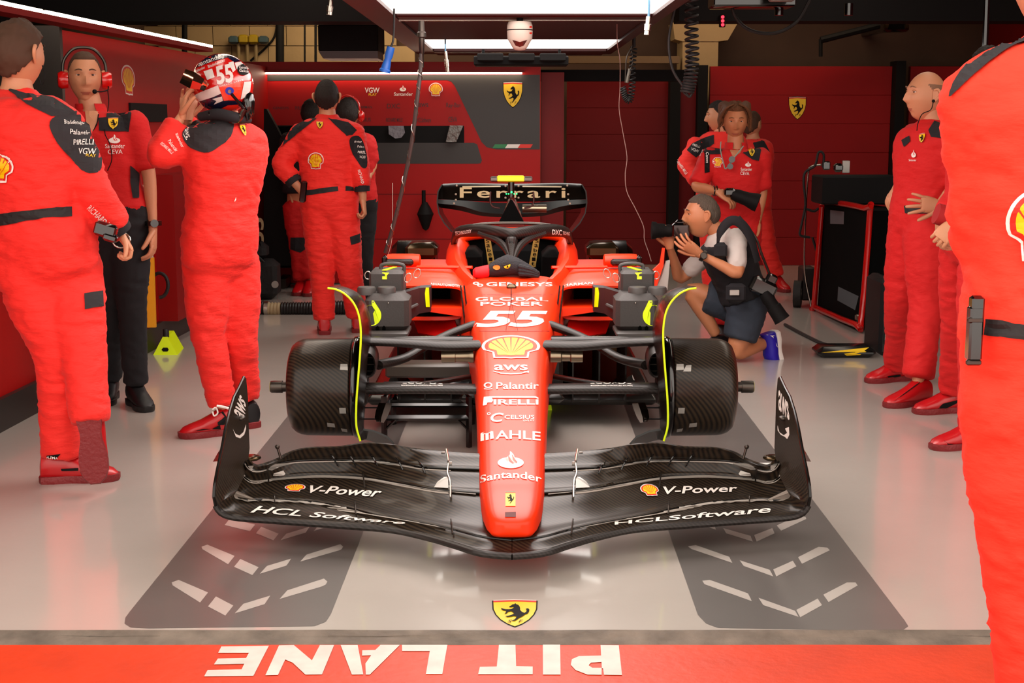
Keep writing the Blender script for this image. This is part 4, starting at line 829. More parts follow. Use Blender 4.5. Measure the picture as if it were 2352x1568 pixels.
h2 = thing('coiled_air_hose', 'small black coiled hose looped below the light gantry corner', 'hose', at(1445, 110, 11.6))
b = MB(); coil(b, [at(x, y, 11.6) for x, y in ((1456, 108), (1453, 150), (1452, 200), (1446, 230), (1436, 222), (1430, 200))], .024, 24, .006); b.build('coil', M_RUB, h2)
b = MB(); b.tube([at(x, y, 11.6) for x, y in ((1452, 105), (1440, 130), (1437, 160), (1436, 190))], .005, 6, 5); b.tube([at(x, y, 11.6) for x, y in ((1450, 110), (1453, 140), (1448, 160), (1440, 190))], .005, 6, 5); b.build('hose_lead', M_DSTEEL, h2)
b = MB(); b.tube([at(1447, 158, 11.6), at(1440, 190, 11.6)], .014, 8); b.build('connector', mat('conn_grey', '#6a655a', .5), h2)
b = MB(); b.tube([at(1456, 108, 11.6), Vector((at(1456, 60, 11.6).x, 11.6, 3.3))], .014, 8); b.build('hanger', M_RUB, h2)
ah = thing('wrapped_air_line', 'long dark wrapped cable with connector hanging from the gantry to the car', 'cable', at(968, 50, 8.1))
b = MB(); cp = [at(x, y, Y) for x, y, Y in ((968, 120, 8.1), (965, 170, 8.1), (958, 230, 8.1), (945, 330, 8.15), (925, 430, 8.2), (903, 520, 8.25), (885, 580, 8.3))]; b.tube(cp, .012, 8, 6); b.build('cable_sleeve', mat('sleeve_grey', '#3a3230', .5), ah)
b = MB(); Q, _ = crom(cp, [0]*len(cp), 12); b.tube([p+Vector((.015*cos(i*.9), .015*sin(i*.9), 0)) for i, p in enumerate(Q)], .0018, 5); b.build('spiral_cord', M_STEEL, ah)
b = MB(); b.lathe([(0, .008), (0, .016), (.06, .02), (.065, .026), (.09, .026), (.095, .018), (.18, .014), (.185, .011), (.26, .011)], at(968, 48, 8.1), (0, 0, -1), 14); b.build('connector', M_DSTEEL, ah)
def cord(name, P, r, m, label, cat='cable'): b = MB(); b.tube([at(*p) for p in P], r, 6, 6); return setp(b.build(name, m), label, cat)
cord('safety_cord', [(1417, 48, 9.3), (1418, 100, 9.3), (1424, 140, 9.3), (1424, 200, 9.3), (1422, 250, 9.3), (1430, 300, 9.3), (1440, 360, 9.3), (1436, 400, 9.3), (1440, 440, 9.3), (1460, 480, 9.3), (1478, 520, 9.3), (1480, 550, 9.3), (1490, 580, 9.3), (1496, 600, 9.3)], .0026, mat('cord_red_white', '#b09088', .6), 'thin pale cord hanging from the right side of the gantry behind the car')
cord('thin_cord', [(902, 420, 8.7), (902, 500, 8.7), (900, 550, 8.7), (892, 585, 8.7)], .0022, M_STEEL, 'thin silver cord hanging beside the wrapped cable above the mirror')
bp = thing('blue_power_socket', 'blue plastic power socket hanging by a cable under the gantry', 'socket', at(895, 110, 8.0))
b = MB(); ax = (at(884, 163, 8)-at(898, 108, 8)); b.lathe([(0, .015), (0, .022), (.05, .024), (.07, .019), (.1, .024), (.125, .026), (.13, .032), (.145, .032), (.145, .02)], at(898, 108, 8), ax, 16); b.build('socket_body', mat('socket_blue', '#1450a0', .4), bp)
b = MB(); b.tube([at(898, 108, 8), at(903, 92, 8), at(905, 60, 8), Vector((at(905, 0, 8).x, 8, gz+.008))], .006, 8, 4); b.build('cable', M_RUB, bp)
def conn(name, x0, y0, x1, y1, Y, m, label, cable=None):
    t = thing(name, label, 'connector', at(x0, y0, Y)); L = (at(x1, y1, Y)-at(x0, y0, Y)).length
    b = MB(); b.lathe([(0, .006), (0, .012), (L*.4, .012), (L*.42, .017), (L*.75, .017), (L*.77, .014), (L, .015)], at(x0, y0, Y), at(x1, y1, Y)-at(x0, y0, Y), 14); b.build('connector_body', m, t)
    b = MB(); b.tube([at(x0, y0, Y), Vector((at(x0, y0, Y).x, Y, gz+.008 if cable is None else cable))], .006, 8); b.build('cable', mat('cable_blue', '#4a7896', .5), t)
conn('hanging_connector', 760, 0, 756, 34, 7.4, M_STEEL, 'clear metal air connector hanging at the top left of the gantry', 3.3)
conn('hanging_connector', 1490, 38, 1486, 80, 7.0, M_STEEL, 'silver air connector on a blue line at the right end of the front light panel')
conn('hanging_connector', 1023, 118, 1028, 165, 10.9, M_STEEL, 'thin silver connector hanging below the rear light panel')
# dome sensor under the gantry
cs = thing('dome_camera', 'white domed camera housing hanging under the gantry centre', 'camera', at(1194, 50, 8.5))
pc = at(1194, 50, 8.5)
b = MB(); b.lathe([(0, .055), (.0, .068), (.02, .076), (.05, .077), (.1, .074), (.12, .062), (.15, .045), (.165, .03), (.168, .01)], pc, (0, 0, -1), 28); dm = b.build('dome_shell', mat('dome_white', '#c8beb2', .4), cs)
b = MB(); b.lathe([(.046, .0775), (.047, .0785), (.051, .0785), (.052, .0775)], pc, (0, 0, -1), 28, caps=False); b.build('seam_band', M_BLK, cs)
PG([(1177, 91), (1194, 96), (1211, 91), (1203, 104), (1194, 108), (1184, 104)], tgt(dm), mat('lens_maroon', '#4a1a18', .2), cs, 'lens_window', off=.002, cell=8)
for y in (60, 74): PG([(1216, y), (1221, y), (1221, y+4), (1216, y+4)], tgt(dm), M_ERED, cs, 'red_tag', off=.002)
b = MB(); b.tube([pc, Vector((pc.x, pc.y, gz+.008))], .02, 10); b.build('ceiling_mount', M_BLK, cs)
# black boxes above the left wall, electric boxes, rail machinery
hb = thing('hanging_monitor_box', 'black boxed equipment housing hanging above the banner wall', 'equipment box', at(800, 90, 12))
b = MB(); pbox(b, 731, 56, 868, 118, 12.0, .6, bev=.01); b.build('housing', M_BLK, hb)
b = MB(); b.prism([at(x, y, 12.0) for x, y in ((731, 117), (868, 117), (868, 134), (742, 134))], (0, 1, 0), .5); b.build('lower_bezel', mat('bezel_red', '#3a0a0a', .4), hb, smooth=False)
b = MB(); b.tube([at(800, 56, 12.3), Vector((at(800, 56, 12.3).x, 12.3, 3.3))], .03, 8); b.build('hanger', M_BLK, hb)
eb = thing('electric_sockets', 'row of blue and yellow electric socket boxes on the cream block wall', 'electrical box', at(570, 90, 15.4))
for i, m in enumerate((mat('box_teal', '#3a5058', .5), mat('box_yellow', '#a88a10', .5), MATS['box_yellow'], MATS['box_teal'])):
    b = MB(); pbox(b, 524+i*23, 79 if i in (1, 2) else 82, 545+i*23, 100, 15.35, .12, bev=.02); b.build('socket_box', m, eb)
for i in range(3): b = MB(); b.tube([at(548+i*20, 100, 15.42), at(548+i*20, 140, 15.42)], .02, 8); b.build('conduit', mat('conduit_tan', '#8a7450', .6), eb)
def vpipe(x, Y, r, y0=-10, y1=150, label='', m=None): b = MB(); b.tube([at(x, y0, Y), at(x, y1, Y)], r, 10); return setp(b.build('vertical_pipe', m or M_BLK), label, 'pipe')
vpipe(424, 15.2, .03, label='black vertical pipe at the left end of the cream block wall'); vpipe(643, 15.1, .045, label='thick black vertical pipe right of the socket boxes'); vpipe(700, 15.1, .01, label='thin black conduit right of the thick pipe'); vpipe(725, 15.1, .014, label='black conduit beside the hanging equipment box')
cord('black_cable', [(575, 140, 15.48), (610, 110, 15.48), (632, 80, 15.48), (637, 30, 15.48)], .012, M_BLK, 'black cable curving up the cream wall beside the socket boxes')
rb = thing('grille_box', 'black slatted ventilation box behind the rear light panel', 'vent', at(1200, 135, 11.8))
b = MB(); pbox(b, 1088, 128, 1306, 150, 11.8, .3, bev=.01); [b.tube([at(x, 130, 11.9), Vector((at(x, 130, 11.9).x, 11.9, gz-.02))], .012, 6) for x in (1110, 1285)]; b.build('vent_body', M_BLK, rb)
for k in range(3): b = MB(); pbox(b, 1096+k*72, 122, 1156+k*72, 140, 11.7, .1, bev=.008); b.build('vent_module', M_BLK, rb)
sl = thing('signal_light', 'small three-lamp signal light glowing red below the ceiling beam', 'signal light', at(1660, 48, 11.95))
b = MB(); pbox(b, 1653, 34, 1667, 62, 11.95, .05, bev=.005); b.build('lamp_housing', M_BLK, sl)
for y in (39, 48, 57): b = MB(); b.ball(at(1660, y, 11.94), .014, 8); b.build('lamp', mat('lamp_red', '#ff2030', .3, emit='#ff2838', es=4), sl)
wn = thing('rail_winch', 'brass coloured winch on a dark rail high on the brown wall', 'winch', at(2055, 60, 14.4))
b = MB(); b.box(at(2055, 60, 14.4), (.24, .2, .12), bev=.02); b.box(at(2055, 60, 14.4)+Vector((0, .65, 0)), (.08, 1.15, .06)); b.build('winch_body', M_BLKG, wn)
for x in (2032, 2078): b = MB(); b.lathe([(0, .05), (.03, .05)], at(x, 55, 14.3), (1, 0, 0), 16); b.build('winch_plate', M_BRASS, wn)
b = MB(); b.tube([at(2020, 58, 14.4), at(1885, 92, 14.4)], .035, 8); b.tube([at(1885, 90, 14.4), at(1885, 130, 14.4)], .02, 8); b.build('support_arm', M_BLK, wn)
tp_ = thing('overhead_rail', 'long black overhead rail with equipment at the top right', 'rail', at(1850, 10, 10))
b = MB(); pbox(b, 1640, -30, 1830, 14, 9.6, .3, bev=.01); b.build('rail_box', M_BLKG, tp_)
b = MB(); pbox(b, 1770, -30, 1828, 2, 9.4, .1, bev=.01); b.build('rail_unit', M_TAPE, tp_)
for x in (1790, 1950): b = MB(); b.lathe([(0, .03), (.08, .03)], at(x, 8, 9.9), (0, 0, -1), 14); b.build('rail_knob', M_BLKG, tp_)
b = MB(); b.tube([at(x, y, 9.8) for x, y in ((1675, -10), (1690, 40), (1725, 70), (1780, 76), (1830, 50), (1860, 0))], .012, 8, 5); b.build('sagging_cable', M_RUB, tp_)
b = MB(); b.tube([at(2268, -30, 9.0), at(2262, 130, 9.0)], .02, 8); b.build('drop_rod', M_BLKG, tp_)
# black equipment in the left rear corner
eq = thing('equipment_rack', 'tall black equipment rack in the rear corner behind the driver', 'rack', (at(640, 600, 12.6).x, 12.6, 0))
a, c = at(622, 650, 12.5), at(704, 288, 12.5)
b = MB(); b.box(((a.x+c.x)/2, 12.75, (c.z)/2+.1), (c.x-a.x, .45, c.z-.2), bev=.01); b.build('rack_body', M_DK, eq)
b = MB(); b.prism([at(x, y, 12.4) for x, y in ((606, 250), (612, 250), (704, 420), (704, 610), (606, 610))], (0, 1, 0), .1); b.build('sloping_cover', M_BLK, eq, smooth=False)
for x in (a.x+.08, c.x-.1): b = MB(); b.box((x, 12.75, .05), (.08, .3, .1), bev=.01); b.build('rack_foot', M_DSTEEL, eq)
T('55', [(578, 560), (578, 500), (606, 500), (606, 560)], tgt(bpy.data.objects['rack_body']) if False else BVHTree.FromPolygons([at(500, 400, 12.39), at(800, 400, 12.39), at(800, 700, 12.39), at(500, 700, 12.39)], [(0, 1, 2, 3)]), M_BEIGE, eq, .05)
tb = thing('travel_bag', 'black wheeled bag standing on the floor behind the driver', 'bag', gnd(605, 693))
b = MB(); Yt = gnd(605, 690).y; pbox(b, 574, 598, 634, 688, Yt, .25, bev=.05); b.build('bag_body', mat('bag_black', '#121112', .7, bump=(30, .4)), tb)
b = MB(); pbox(b, 576, 556, 610, 600, Yt+.03, .2, bev=.05); b.build('bag_top', MATS['bag_black'], tb)
b = MB(); b.lathe([(0, .03), (.012, .03)], at(632, 653, Yt-.01), (0, -1, 0), 16); b.build('wheel_hub', M_TAPE, tb)
b = MB(); b.tube([at(580, 602, Yt-.02), at(592, 590, Yt-.04), at(606, 602, Yt-.02)], .01, 8, 4); b.build('carry_strap', M_RUB, tb)
# umbrella hanging on back wall
um = thing('folded_umbrella', 'small folded black umbrella hanging on the back wall left of the rear wing', 'umbrella', at(980, 440, 12.85))
b = MB(); b.lathe([(0, .012), (0, .018), (.1, .018), (.14, .02)], at(973, 437, 12.85), (0, 0, -1), 10); b.build('handle', M_BLK, um)
b = MB(); b.lathe([(0, .022), (.05, .05), (.11, .078), (.125, .07), (.24, .03), (.26, .008)], at(976, 464, 12.85), (0.02, 0, -1), 12); b.build('canopy', M_BLK, um)
# objects in the wall slot
sc_ = thing('hanging_tool_bag', 'pale translucent plastic bag hanging in the wall slot', 'bag', at(910, 300, 12.9))
b = MB(); b.prism([at(x, y, 12.9) for x, y in ((892, 289), (927, 289), (930, 305), (922, 316), (908, 318), (893, 308))], (0, 1, 0), .03); b.build('bag_film', mat('film_grey', '#77757c', .25, bump=(20, 1)), sc_)
sd = thing('wrapped_bundle', 'crumpled silver plastic wrapped bundle at the right end of the wall slot', 'bundle', at(1040, 305, 12.9))
b = MB(); b.prism([at(x, y, 12.88) for x, y in ((1033, 288), (1064, 288), (1048, 326), (1024, 326))], (0, 1, 0), .05); b.build('wrap', mat('film_silver', '#5c5854', .2, .4, bump=(16, 1)), sd)
# red framed cart
ct = thing('tool_cart', 'black equipment cart with red tubular frame on silver castors', 'cart', gnd(1950, 760))
Yc = gnd(1975, 770).y+.15; Yc2 = gnd(1890, 715).y
fr = [at(1888, 475, Yc2+.0), at(1870, 700, Yc2), at(1872, 705, Yc2), at(1965, 745, Yc), at(1978, 735, Yc), at(1998, 490, Yc), at(1988, 478, Yc), at(1895, 462, Yc2)]
b = MB(); b.tube(fr+[fr[0]], .022, 10, 3); b.build('tube_frame', mat('cart_red', '#c00c08', .25, coat=.5), ct)
b = MB(); a4 = [at(1888, 470, Yc2), at(1872, 705, Yc2), at(1968, 742, Yc), at(1994, 484, Yc)]; nn = (a4[3]-a4[0]).cross(Vector((0, 0, 1))).normalized()
if nn.y < 0: nn = -nn
b.prism([p+nn*.02 for p in a4], nn, .35); cb_ = b.build('cart_body', M_DK, ct, smooth=False)
b = MB(); pbox(b, 1888, 405, 2075, 470, (Yc+Yc2)/2+.1, .4, bev=.01); b.build('instrument_case', mat('case_black', '#060506', .7, spec=.2), ct)
CT = tgt(cb_)
PG([(1908, 482), (1940, 486), (1939, 515), (1908, 514)], CT, mat('label_grey', '#5a5a5e', .5), ct, 'info_label', off=.004)
b = MB(); b.prism([at(x, y, Yc-.1) for x, y in ((1926, 658), (1972, 680), (1964, 712), (1924, 690))], (0, 1, 0), .01); b.build('paper_sheet', mat('paper_dim', '#3c3c40', .6), ct, smooth=False)
for (x, y, Y) in ((1973, 762, Yc+.05), (1900, 722, Yc2+.05), (2030, 762, Yc+.5)):
    c = at(x, y, Y); c.z = .045; b = MB(); b.lathe([(-.015, .01), (-.015, .04), (.015, .04), (.015, .01)], c, (1, 0, 0), 20); w_ = b.build('castor', mat('castor_clear', '#6a6258', .2, .3), ct)
    b = MB(); b.box((c.x, c.y, .1), (.06, .05, .05), bev=.01); b.build('castor_fork', M_STEEL, w_)
tr = thing('gas_trolley', 'two wheeled hose trolley with thin silver upright beside the tool cart', 'trolley', gnd(1840, 690))
Yr = gnd(1832, 705).y
b = MB(); c = at(1832, 680, Yr); c.z = .11; b.lathe([(-.03, .02), (-.03, .11), (.03, .11), (.03, .02)], c, (1, -.3, 0), 24); b.build('wheel', M_RUB, tr)
b = MB(); b.lathe([(-.035, .03), (-.035, .05), (.035, .05)], c, (1, -.3, 0), 14); b.build('wheel_hub', M_DSTEEL, tr)
b = MB(); pbox(b, 1842, 615, 1875, 690, Yr, .2, bev=.01); b.build('trolley_box', mat('trolley_brown', '#1f1412', .5), tr)
b = MB(); b.tube([at(x, y, Yr-.05) for x, y in ((1866, 718), (1848, 620), (1850, 500), (1856, 400), (1864, 382), (1886, 378))], .008, 8, 4); b.tube([at(1866, 718, Yr-.05), at(1868, 690, Yr-.05)], .01, 8); b.build('upright_tube', M_STEEL, tr)
for P in ([(1890, 385), (1892, 355), (1880, 350), (1872, 380), (1850, 395), (1846, 420), (1850, 470), (1840, 520), (1838, 540), (1860, 545)], [(1852, 480), (1870, 485), (1880, 478)], [(1866, 545), (1875, 575)]):
    b = MB(); b.tube([at(x, y, Yr-.1) for x, y in P], .01, 8, 4); b.build('hose', M_RUB, tr)
b = MB(); b.box(at(1897, 380, Yr-.08), (.06, .06, .07), bev=.01); b.box(at(1925, 385, Yr-.08), (.08, .06, .07), bev=.02); b.build('valve_block', M_BLKG, tr)
b = MB(); b.box(at(1943, 383, Yr-.09), (.06, .02, .1), bev=.004); b.build('valve_plate', M_TAPE, tr)
# cable and black pouch on the floor
b = MB(); b.tube([gnd(x, y, .012) for x, y in ((1803, 745), (1850, 770), (1900, 792), (1950, 796), (2000, 788), (2045, 775), (2100, 765))], .012, 8, 5); setp(b.build('floor_cable', M_RUB), 'thick black cable running over the floor from the photographer to the cart', 'cable')
ch = thing('wheel_chock', 'flat black rubber chock with yellow marking on the floor below the cart', 'chock', gnd(1945, 828))
b = MB(); a_, c_ = gnd(1880, 824), gnd(2008, 820); b.box(((a_.x+c_.x)/2, a_.y+.12, .035), (c_.x-a_.x, .22, .07), bev=.03); cho = b.build('chock_body', mat('chock_black', '#0b0a0a', .25), ch)
PG([(1938, 812), (1985, 806), (1996, 798), (2000, 796), (1990, 808), (1975, 814), (1945, 816)], tgt(cho), M_YEL, ch, 'yellow_mark', off=.003)
sk = thing('standing_case', 'dark upright case with silver edge behind the crew legs', 'case', gnd(2030, 800))
b = MB(); pbox(b, 2018, 640, 2060, gnd_y(8.9), 8.9, .4, bev=.03); b.build('case_shell', mat('case_dark', '#0f0e10', .5, spec=.3), sk)
b = MB(); pbox(b, 2032, 690, 2037, 790, 8.88, .03, bev=.004); b.build('edge_strip', M_STEEL, sk)
# ================================================================== PEOPLE
M_SKIN = mat('skin', '#cb8c68', .5, var=.06, bump=(160, .1)); M_SKIN2 = mat('skin_tan', '#c07c55', .5, var=.08, bump=(160, .1))
M_LIP = mat('lip', '#a8604c', .5); M_EYE = mat('eye_white', '#d8d0c8', .3); M_IRIS = mat('iris', '#2a1c14', .2)
M_HAIRD = mat('hair_dark', '#1c120c', .7, bump=(200, 1, (1, 1, .2))); M_HAIRG = mat('hair_grey', '#5a4c40', .7, bump=(200, 1, (1, 1, .2))); M_HAIRB = mat('hair_brown', '#6a4020', .6, bump=(200, 1, (1, 1, .2))); M_HAIRS = mat('hair_short', '#4a3020', .8)
M_SUIT = mat('suit_red', '#ee241a', .75, bump=(11, 1.2, (1, 1, 2.6)), sheen=.05); M_SHIRT = mat('shirt_red', '#cc0c0e', .8, bump=(11, 1.0, (1, 1, 2)))
M_SUITF = mat('suit_orange_red', '#ff361e', .8, bump=(8, 1.0, (1, 1, 2.5)))
M_SBLK = mat('fabric_black', '#17151a', .85, bump=(14, .4)); M_PATCH = mat('fabric_charcoal', '#2a272a', .9)
M_TROU = mat('trouser_black', '#0e0d12', .85, bump=(9, .5)); M_SHORT = mat('shorts_slate', '#2c3440', .85, bump=(9, .5)); M_TEE = mat('tee_white', '#c8beb8', .8, bump=(9, .4))
M_BOOT = mat('boot_red', '#b80c14', .35, coat=.2); M_SOLE = mat('sole_maroon', '#7a1418', .55, bump=(60, .5)); M_BSH = mat('shoe_black', '#0d0c0e', .5); M_BLUE = mat('shoe_blue', '#2414a8', .45); M_BELT = mat('belt_black', '#141214', .7)

def gauss(a, s): return math.exp(-(a/s)**2)
def headpt(x, y, z, jaw=.38):
    sg = lambda v, e: abs(v)**e*(1 if v > 0 else -1)
    X, Y, Z = .074*sg(x, .92), .098*y, .118*z
    t = max(0, -z)
    X *= 1-jaw*t**1.6
    Y *= (1-.10*t) if y > 0 else (1-.5*t)
    if z > .3: Y *= 1-.05*(z-.3)
    if y > 0:
        f = min(1, y*1.8); nz = -.028
        ridge = max(0, 1-(Z-nz)/.058)**1.1 if Z > nz else max(0, 1-(nz-Z)/.011)
        w = .0095+.006*max(0, 1-abs(Z-nz)/.014)
        d = .027*ridge*gauss(X, w)
        d -= .011*gauss(abs(X)-.031, .014)*gauss(Z-.016, .010)
        d += .006*gauss(Z-.035, .009)*gauss(X, .05)
        d += .004*gauss(abs(X)-.042, .018)*gauss(Z+.02, .02)
        d += .007*gauss(X, .022)*gauss(Z+.062, .012)-.005*gauss(X, .024)*gauss(Z+.061, .0028)-.003*gauss(X, .02)*gauss(Z+.079, .006)
        d += .008*gauss(X, .022)*gauss(Z+.100, .015)
        d -= .004*gauss(abs(X)-.05, .014)*gauss(Z+.055, .02)
        Y += d*f
    return X, Y, Z
def frame(fwd, up=(0, 0, 1)):
    f = Vector(fwd).normalized(); u = Vector(up); u = (u-f*u.dot(f)).normalized(); r = f.cross(u); return Matrix((r, f, u)).transposed()
def head_mesh(b, c, M, k, NU=56, NV=46, bald=False, eyes=True):
    rows = []
    for i in range(NV+1):
        ph = pi*i/NV; ph = min(max(ph, .02), pi-.02); row = []
        for j in range(NU):
            th = 2*pi*j/NU; x, y, z = sin(ph)*sin(th), sin(ph)*cos(th), cos(ph); row.append(headpt(x, y, z))
        rows.append(row)
    vs = [c+M@(Vector(p)*k) for r in rows for p in r]; F = []; MI = []
    for i in range(NV):
        for j in range(NU):
            q = (i*NU+j, i*NU+(j+1) % NU, (i+1)*NU+(j+1) % NU, (i+1)*NU+j); p = rows[i][j]
            lip = p[1] > .05 and abs(p[0]) < .021*(1-((p[2]+.062)/.016)**2) and -.069 < p[2] < -.055
            b.v, b.f, b.m  # noqa
            F.append(q); MI.append(1 if lip else 0)
    base = len(b.v); b.v += [tuple(v) for v in vs]; b.f += [tuple(i+base for i in f) for f in F]; b.m += MI
    b.f.append(tuple(base+j for j in range(NU))); b.m.append(0); b.f.append(tuple(base+NV*NU+j for j in reversed(range(NU)))); b.m.append(0)
    for s in (-1, 1):
        if eyes:
            e = Vector((s*.031, .0725, .015)); n0 = len(b.v)
            for rr, off, mi in ((.0125, 0, 2), (.0062, .0078, 3)):
                t = MB(); t.ball((0, 0, 0), (rr, rr*.8, rr*(.46 if mi == 2 else .62)), 10)
                b.add([c+M@((Vector(v)+e+Vector((0, off, 0)))*k) for v in t.v], t.f, mi)
            t = MB(); t.tube([Vector((s*.014, .094, .036)), Vector((s*.030, .095, .041)), Vector((s*.047, .084, .036))], [.0022, .0030, .0016], 6, 3); b.add([c+M@(Vector(v)*k) for v in t.v], t.f, 4)
            t = MB(); t.tube([Vector((s*.019, .0835, .018)), Vector((s*.031, .0865, .0235)), Vector((s*.044, .079, .018))], [.0016, .0024, .0016], 6, 3); b.add([c+M@(Vector(v)*k) for v in t.v], t.f, 0)
        t = MB(); t.tube([Vector((s*.076, .004, .028)), Vector((s*.088, -.012, .032)), Vector((s*.092, -.022, .014)), Vector((s*.086, -.016, -.008)), Vector((s*.077, -.002, -.026))], [.006, .007, .007, .006, .006], 8, 3)
        t.sheet([[Vector((s*.074, .006, .026)), Vector((s*.084, -.010, .028)), Vector((s*.088, -.018, .014))], [Vector((s*.074, .006, .0)), Vector((s*.081, -.008, .0)), Vector((s*.085, -.014, .0))], [Vector((s*.074, .002, -.024)), Vector((s*.078, -.006, -.020)), Vector((s*.082, -.012, -.012))]], .006)
        b.add([c+M@(Vector(v)*k) for v in t.v], t.f, 0)
def hair_mesh(c, M, k, front=.075, side=.0, back=-.06, th=.010, nz=.004, bald=False, seed=0):
    NU, NV = 64, 40; P = {}; b = MB(); idx = {}
    def mask(p):
        X, Y, Z = p
        if bald and Z > .055+.25*max(0, -Y-.03) and Y > -.085: return False
        if Y > .045: lim = front-.35*(.1-Y)*0
        elif Y > -.005: t = (Y+.005)/.05; lim = side*(1-t)+front*t*(1 if abs(X) < .06 else .85)
        else: t = min(1, (-Y-.005)/.05); lim = side*(1-t)+back*t
        return Z > lim
    rows = []
    for i in range(NV+1):
        ph = .02+(pi-.04)*i/NV; rows.append([headpt(sin(ph)*sin(2*pi*j/NU), sin(ph)*cos(2*pi*j/NU), cos(ph)) for j in range(NU)])
    mk = [[mask(p) for p in r] for r in rows]; fs = []
    for i in range(NV):
        for j in range(NU):
            q = ((i, j), (i, (j+1) % NU), (i+1, (j+1) % NU), (i+1, j))
            if sum(mk[a][e] for a, e in q) >= 2: fs.append(q)
    cnt = {}
    for q in fs:
        for v in q: cnt[v] = cnt.get(v, 0)+1
    vs = []; id_ = {}
    for v in cnt:
        p = Vector(rows[v[0]][v[1]]); full = cnt[v] == 4 and mk[v[0]][v[1]]
        n = Vector((p.x/.006, p.y/.0096, p.z/.0139)).normalized()
        o = (th+nz*noise.noise(p*40+Vector((seed, 0, 0)))+nz*noise.noise(p*110)) if full else -.003
        id_[v] = len(vs); vs.append(c+M@((p+n*o)*k))
    b.add(vs, [tuple(id_[v] for v in q) for q in fs]); b.f.append(tuple(id_[(0, j)] for j in range(NU) if (0, j) in id_)) if mk[0][0] else None
    if mk[0][0]: b.m.append(0)
    return b
def hand_mesh(b, w, d, n, k=1, curl=.5, side=1, spread=.12, thumb=.7, mi=0):
    """w wrist, d finger direction, n palm normal (fingers curl toward it), side = which side the thumb leaves"""
    w = Vector(w); d = Vector(d).normalized(); n = Vector(n); n = (n-d*n.dot(d)).normalized(); u = d.cross(n)*side
    R = []
    for t, hw, hh in ((-.012, .024, .019), (.0, .027, .019), (.03, .036, .017), (.06, .041, .015), (.085, .041, .013), (.094, .034, .009)):
        R.append([w+d*t*k+u*(hw*cos(a)*k)+n*((hh*sin(a)+.002)*k) for a in [2*pi*j/14 for j in range(14)]])
    b.rings(R, True, mi)
    for i, (off, L, r) in enumerate(((.030, .072, .0092), (.010, .082, .0096), (-.010, .076, .0092), (-.030, .060, .0082))):
        p = w+d*.080*k+u*off*k; dd = (d+u*off/.030*spread).normalized(); P = [p]; ang = curl*.55
        for s_, fr in ((0, .45), (1, .3), (2, .25)):
            p = p+(dd*cos(ang)+n*sin(ang))*(L*fr*k); P.append(p); ang += curl*(.95 if s_ == 0 else .7)
        b.tube(P, [r*k, r*.95*k, r*.85*k, r*.7*k], 8, 2, dome=True, mi=mi)
    p0 = w+d*.022*k+u*.026*k; td = (d*(.75)+u*thumb+n*.25).normalized(); p1 = p0+td*.038*k; td2 = (td+d*.4+n*curl*.4).normalized(); p2 = p1+td2*.03*k; p3 = p2+(td2+n*curl*.3).normalized()*.022*k
    b.tube([p0-td*.01*k, p0, p1, p2, p3], [.014*k, .014*k, .011*k, .010*k, .0075*k], 8, 2, dome=True, mi=mi)
def remesh(b, vox, sm=3, folds=0, fs=1, seed=0):
    me = bpy.data.meshes.new('tmp'); me.from_pydata([tuple(v) for v in b.v], [], b.f)
    bm = bmesh.new(); bm.from_mesh(me); bmesh.ops.recalc_face_normals(bm, faces=bm.faces); bm.to_mesh(me); bm.free()
    o = bpy.data.objects.new('tmp', me); COL.objects.link(o)
    m = o.modifiers.new('r', 'REMESH'); m.mode = 'VOXEL'; m.voxel_size = vox
    s = o.modifiers.new('s', 'SMOOTH'); s.factor = .5; s.iterations = sm
    dg = bpy.context.evaluated_depsgraph_get(); dg.update(); ev = bpy.data.meshes.new_from_object(o.evaluated_get(dg))
    n = len(ev.vertices); V = np.empty(n*3); ev.vertices.foreach_get('co', V); V = V.reshape(-1, 3)
    if folds:
        N_ = np.empty(n*3); ev.vertices.foreach_get('normal', N_); N_ = N_.reshape(-1, 3); D = np.empty(n); sd = Vector((seed*3.1, seed*1.7, 0))
        for i in range(n):
            x, y, z = V[i]; q = Vector((x*5*fs, y*5*fs, z*9*fs)); wv = noise.noise(q)*.5
            r1 = 1-abs(noise.noise(Vector((x*7*fs+wv, y*7*fs, z*19*fs+wv*3+x*8))+sd))*2.2
            r2 = 1-abs(noise.noise(Vector((x*16*fs, y*16*fs, z*34*fs+wv*4-x*14))-sd))*2.2
            D[i] = folds*1.4*(.55*wv+.65*max(r1, -.5)+.42*max(r2, -.5))
        V = V+N_*D[:, None]
    F = [tuple(p.vertices) for p in ev.polygons]; bpy.data.objects.remove(o); bpy.data.meshes.remove(me); bpy.data.meshes.remove(ev)
    r = MB(); r.v = [tuple(v) for v in V]; r.f = F; r.m = [0]*len(F); return r
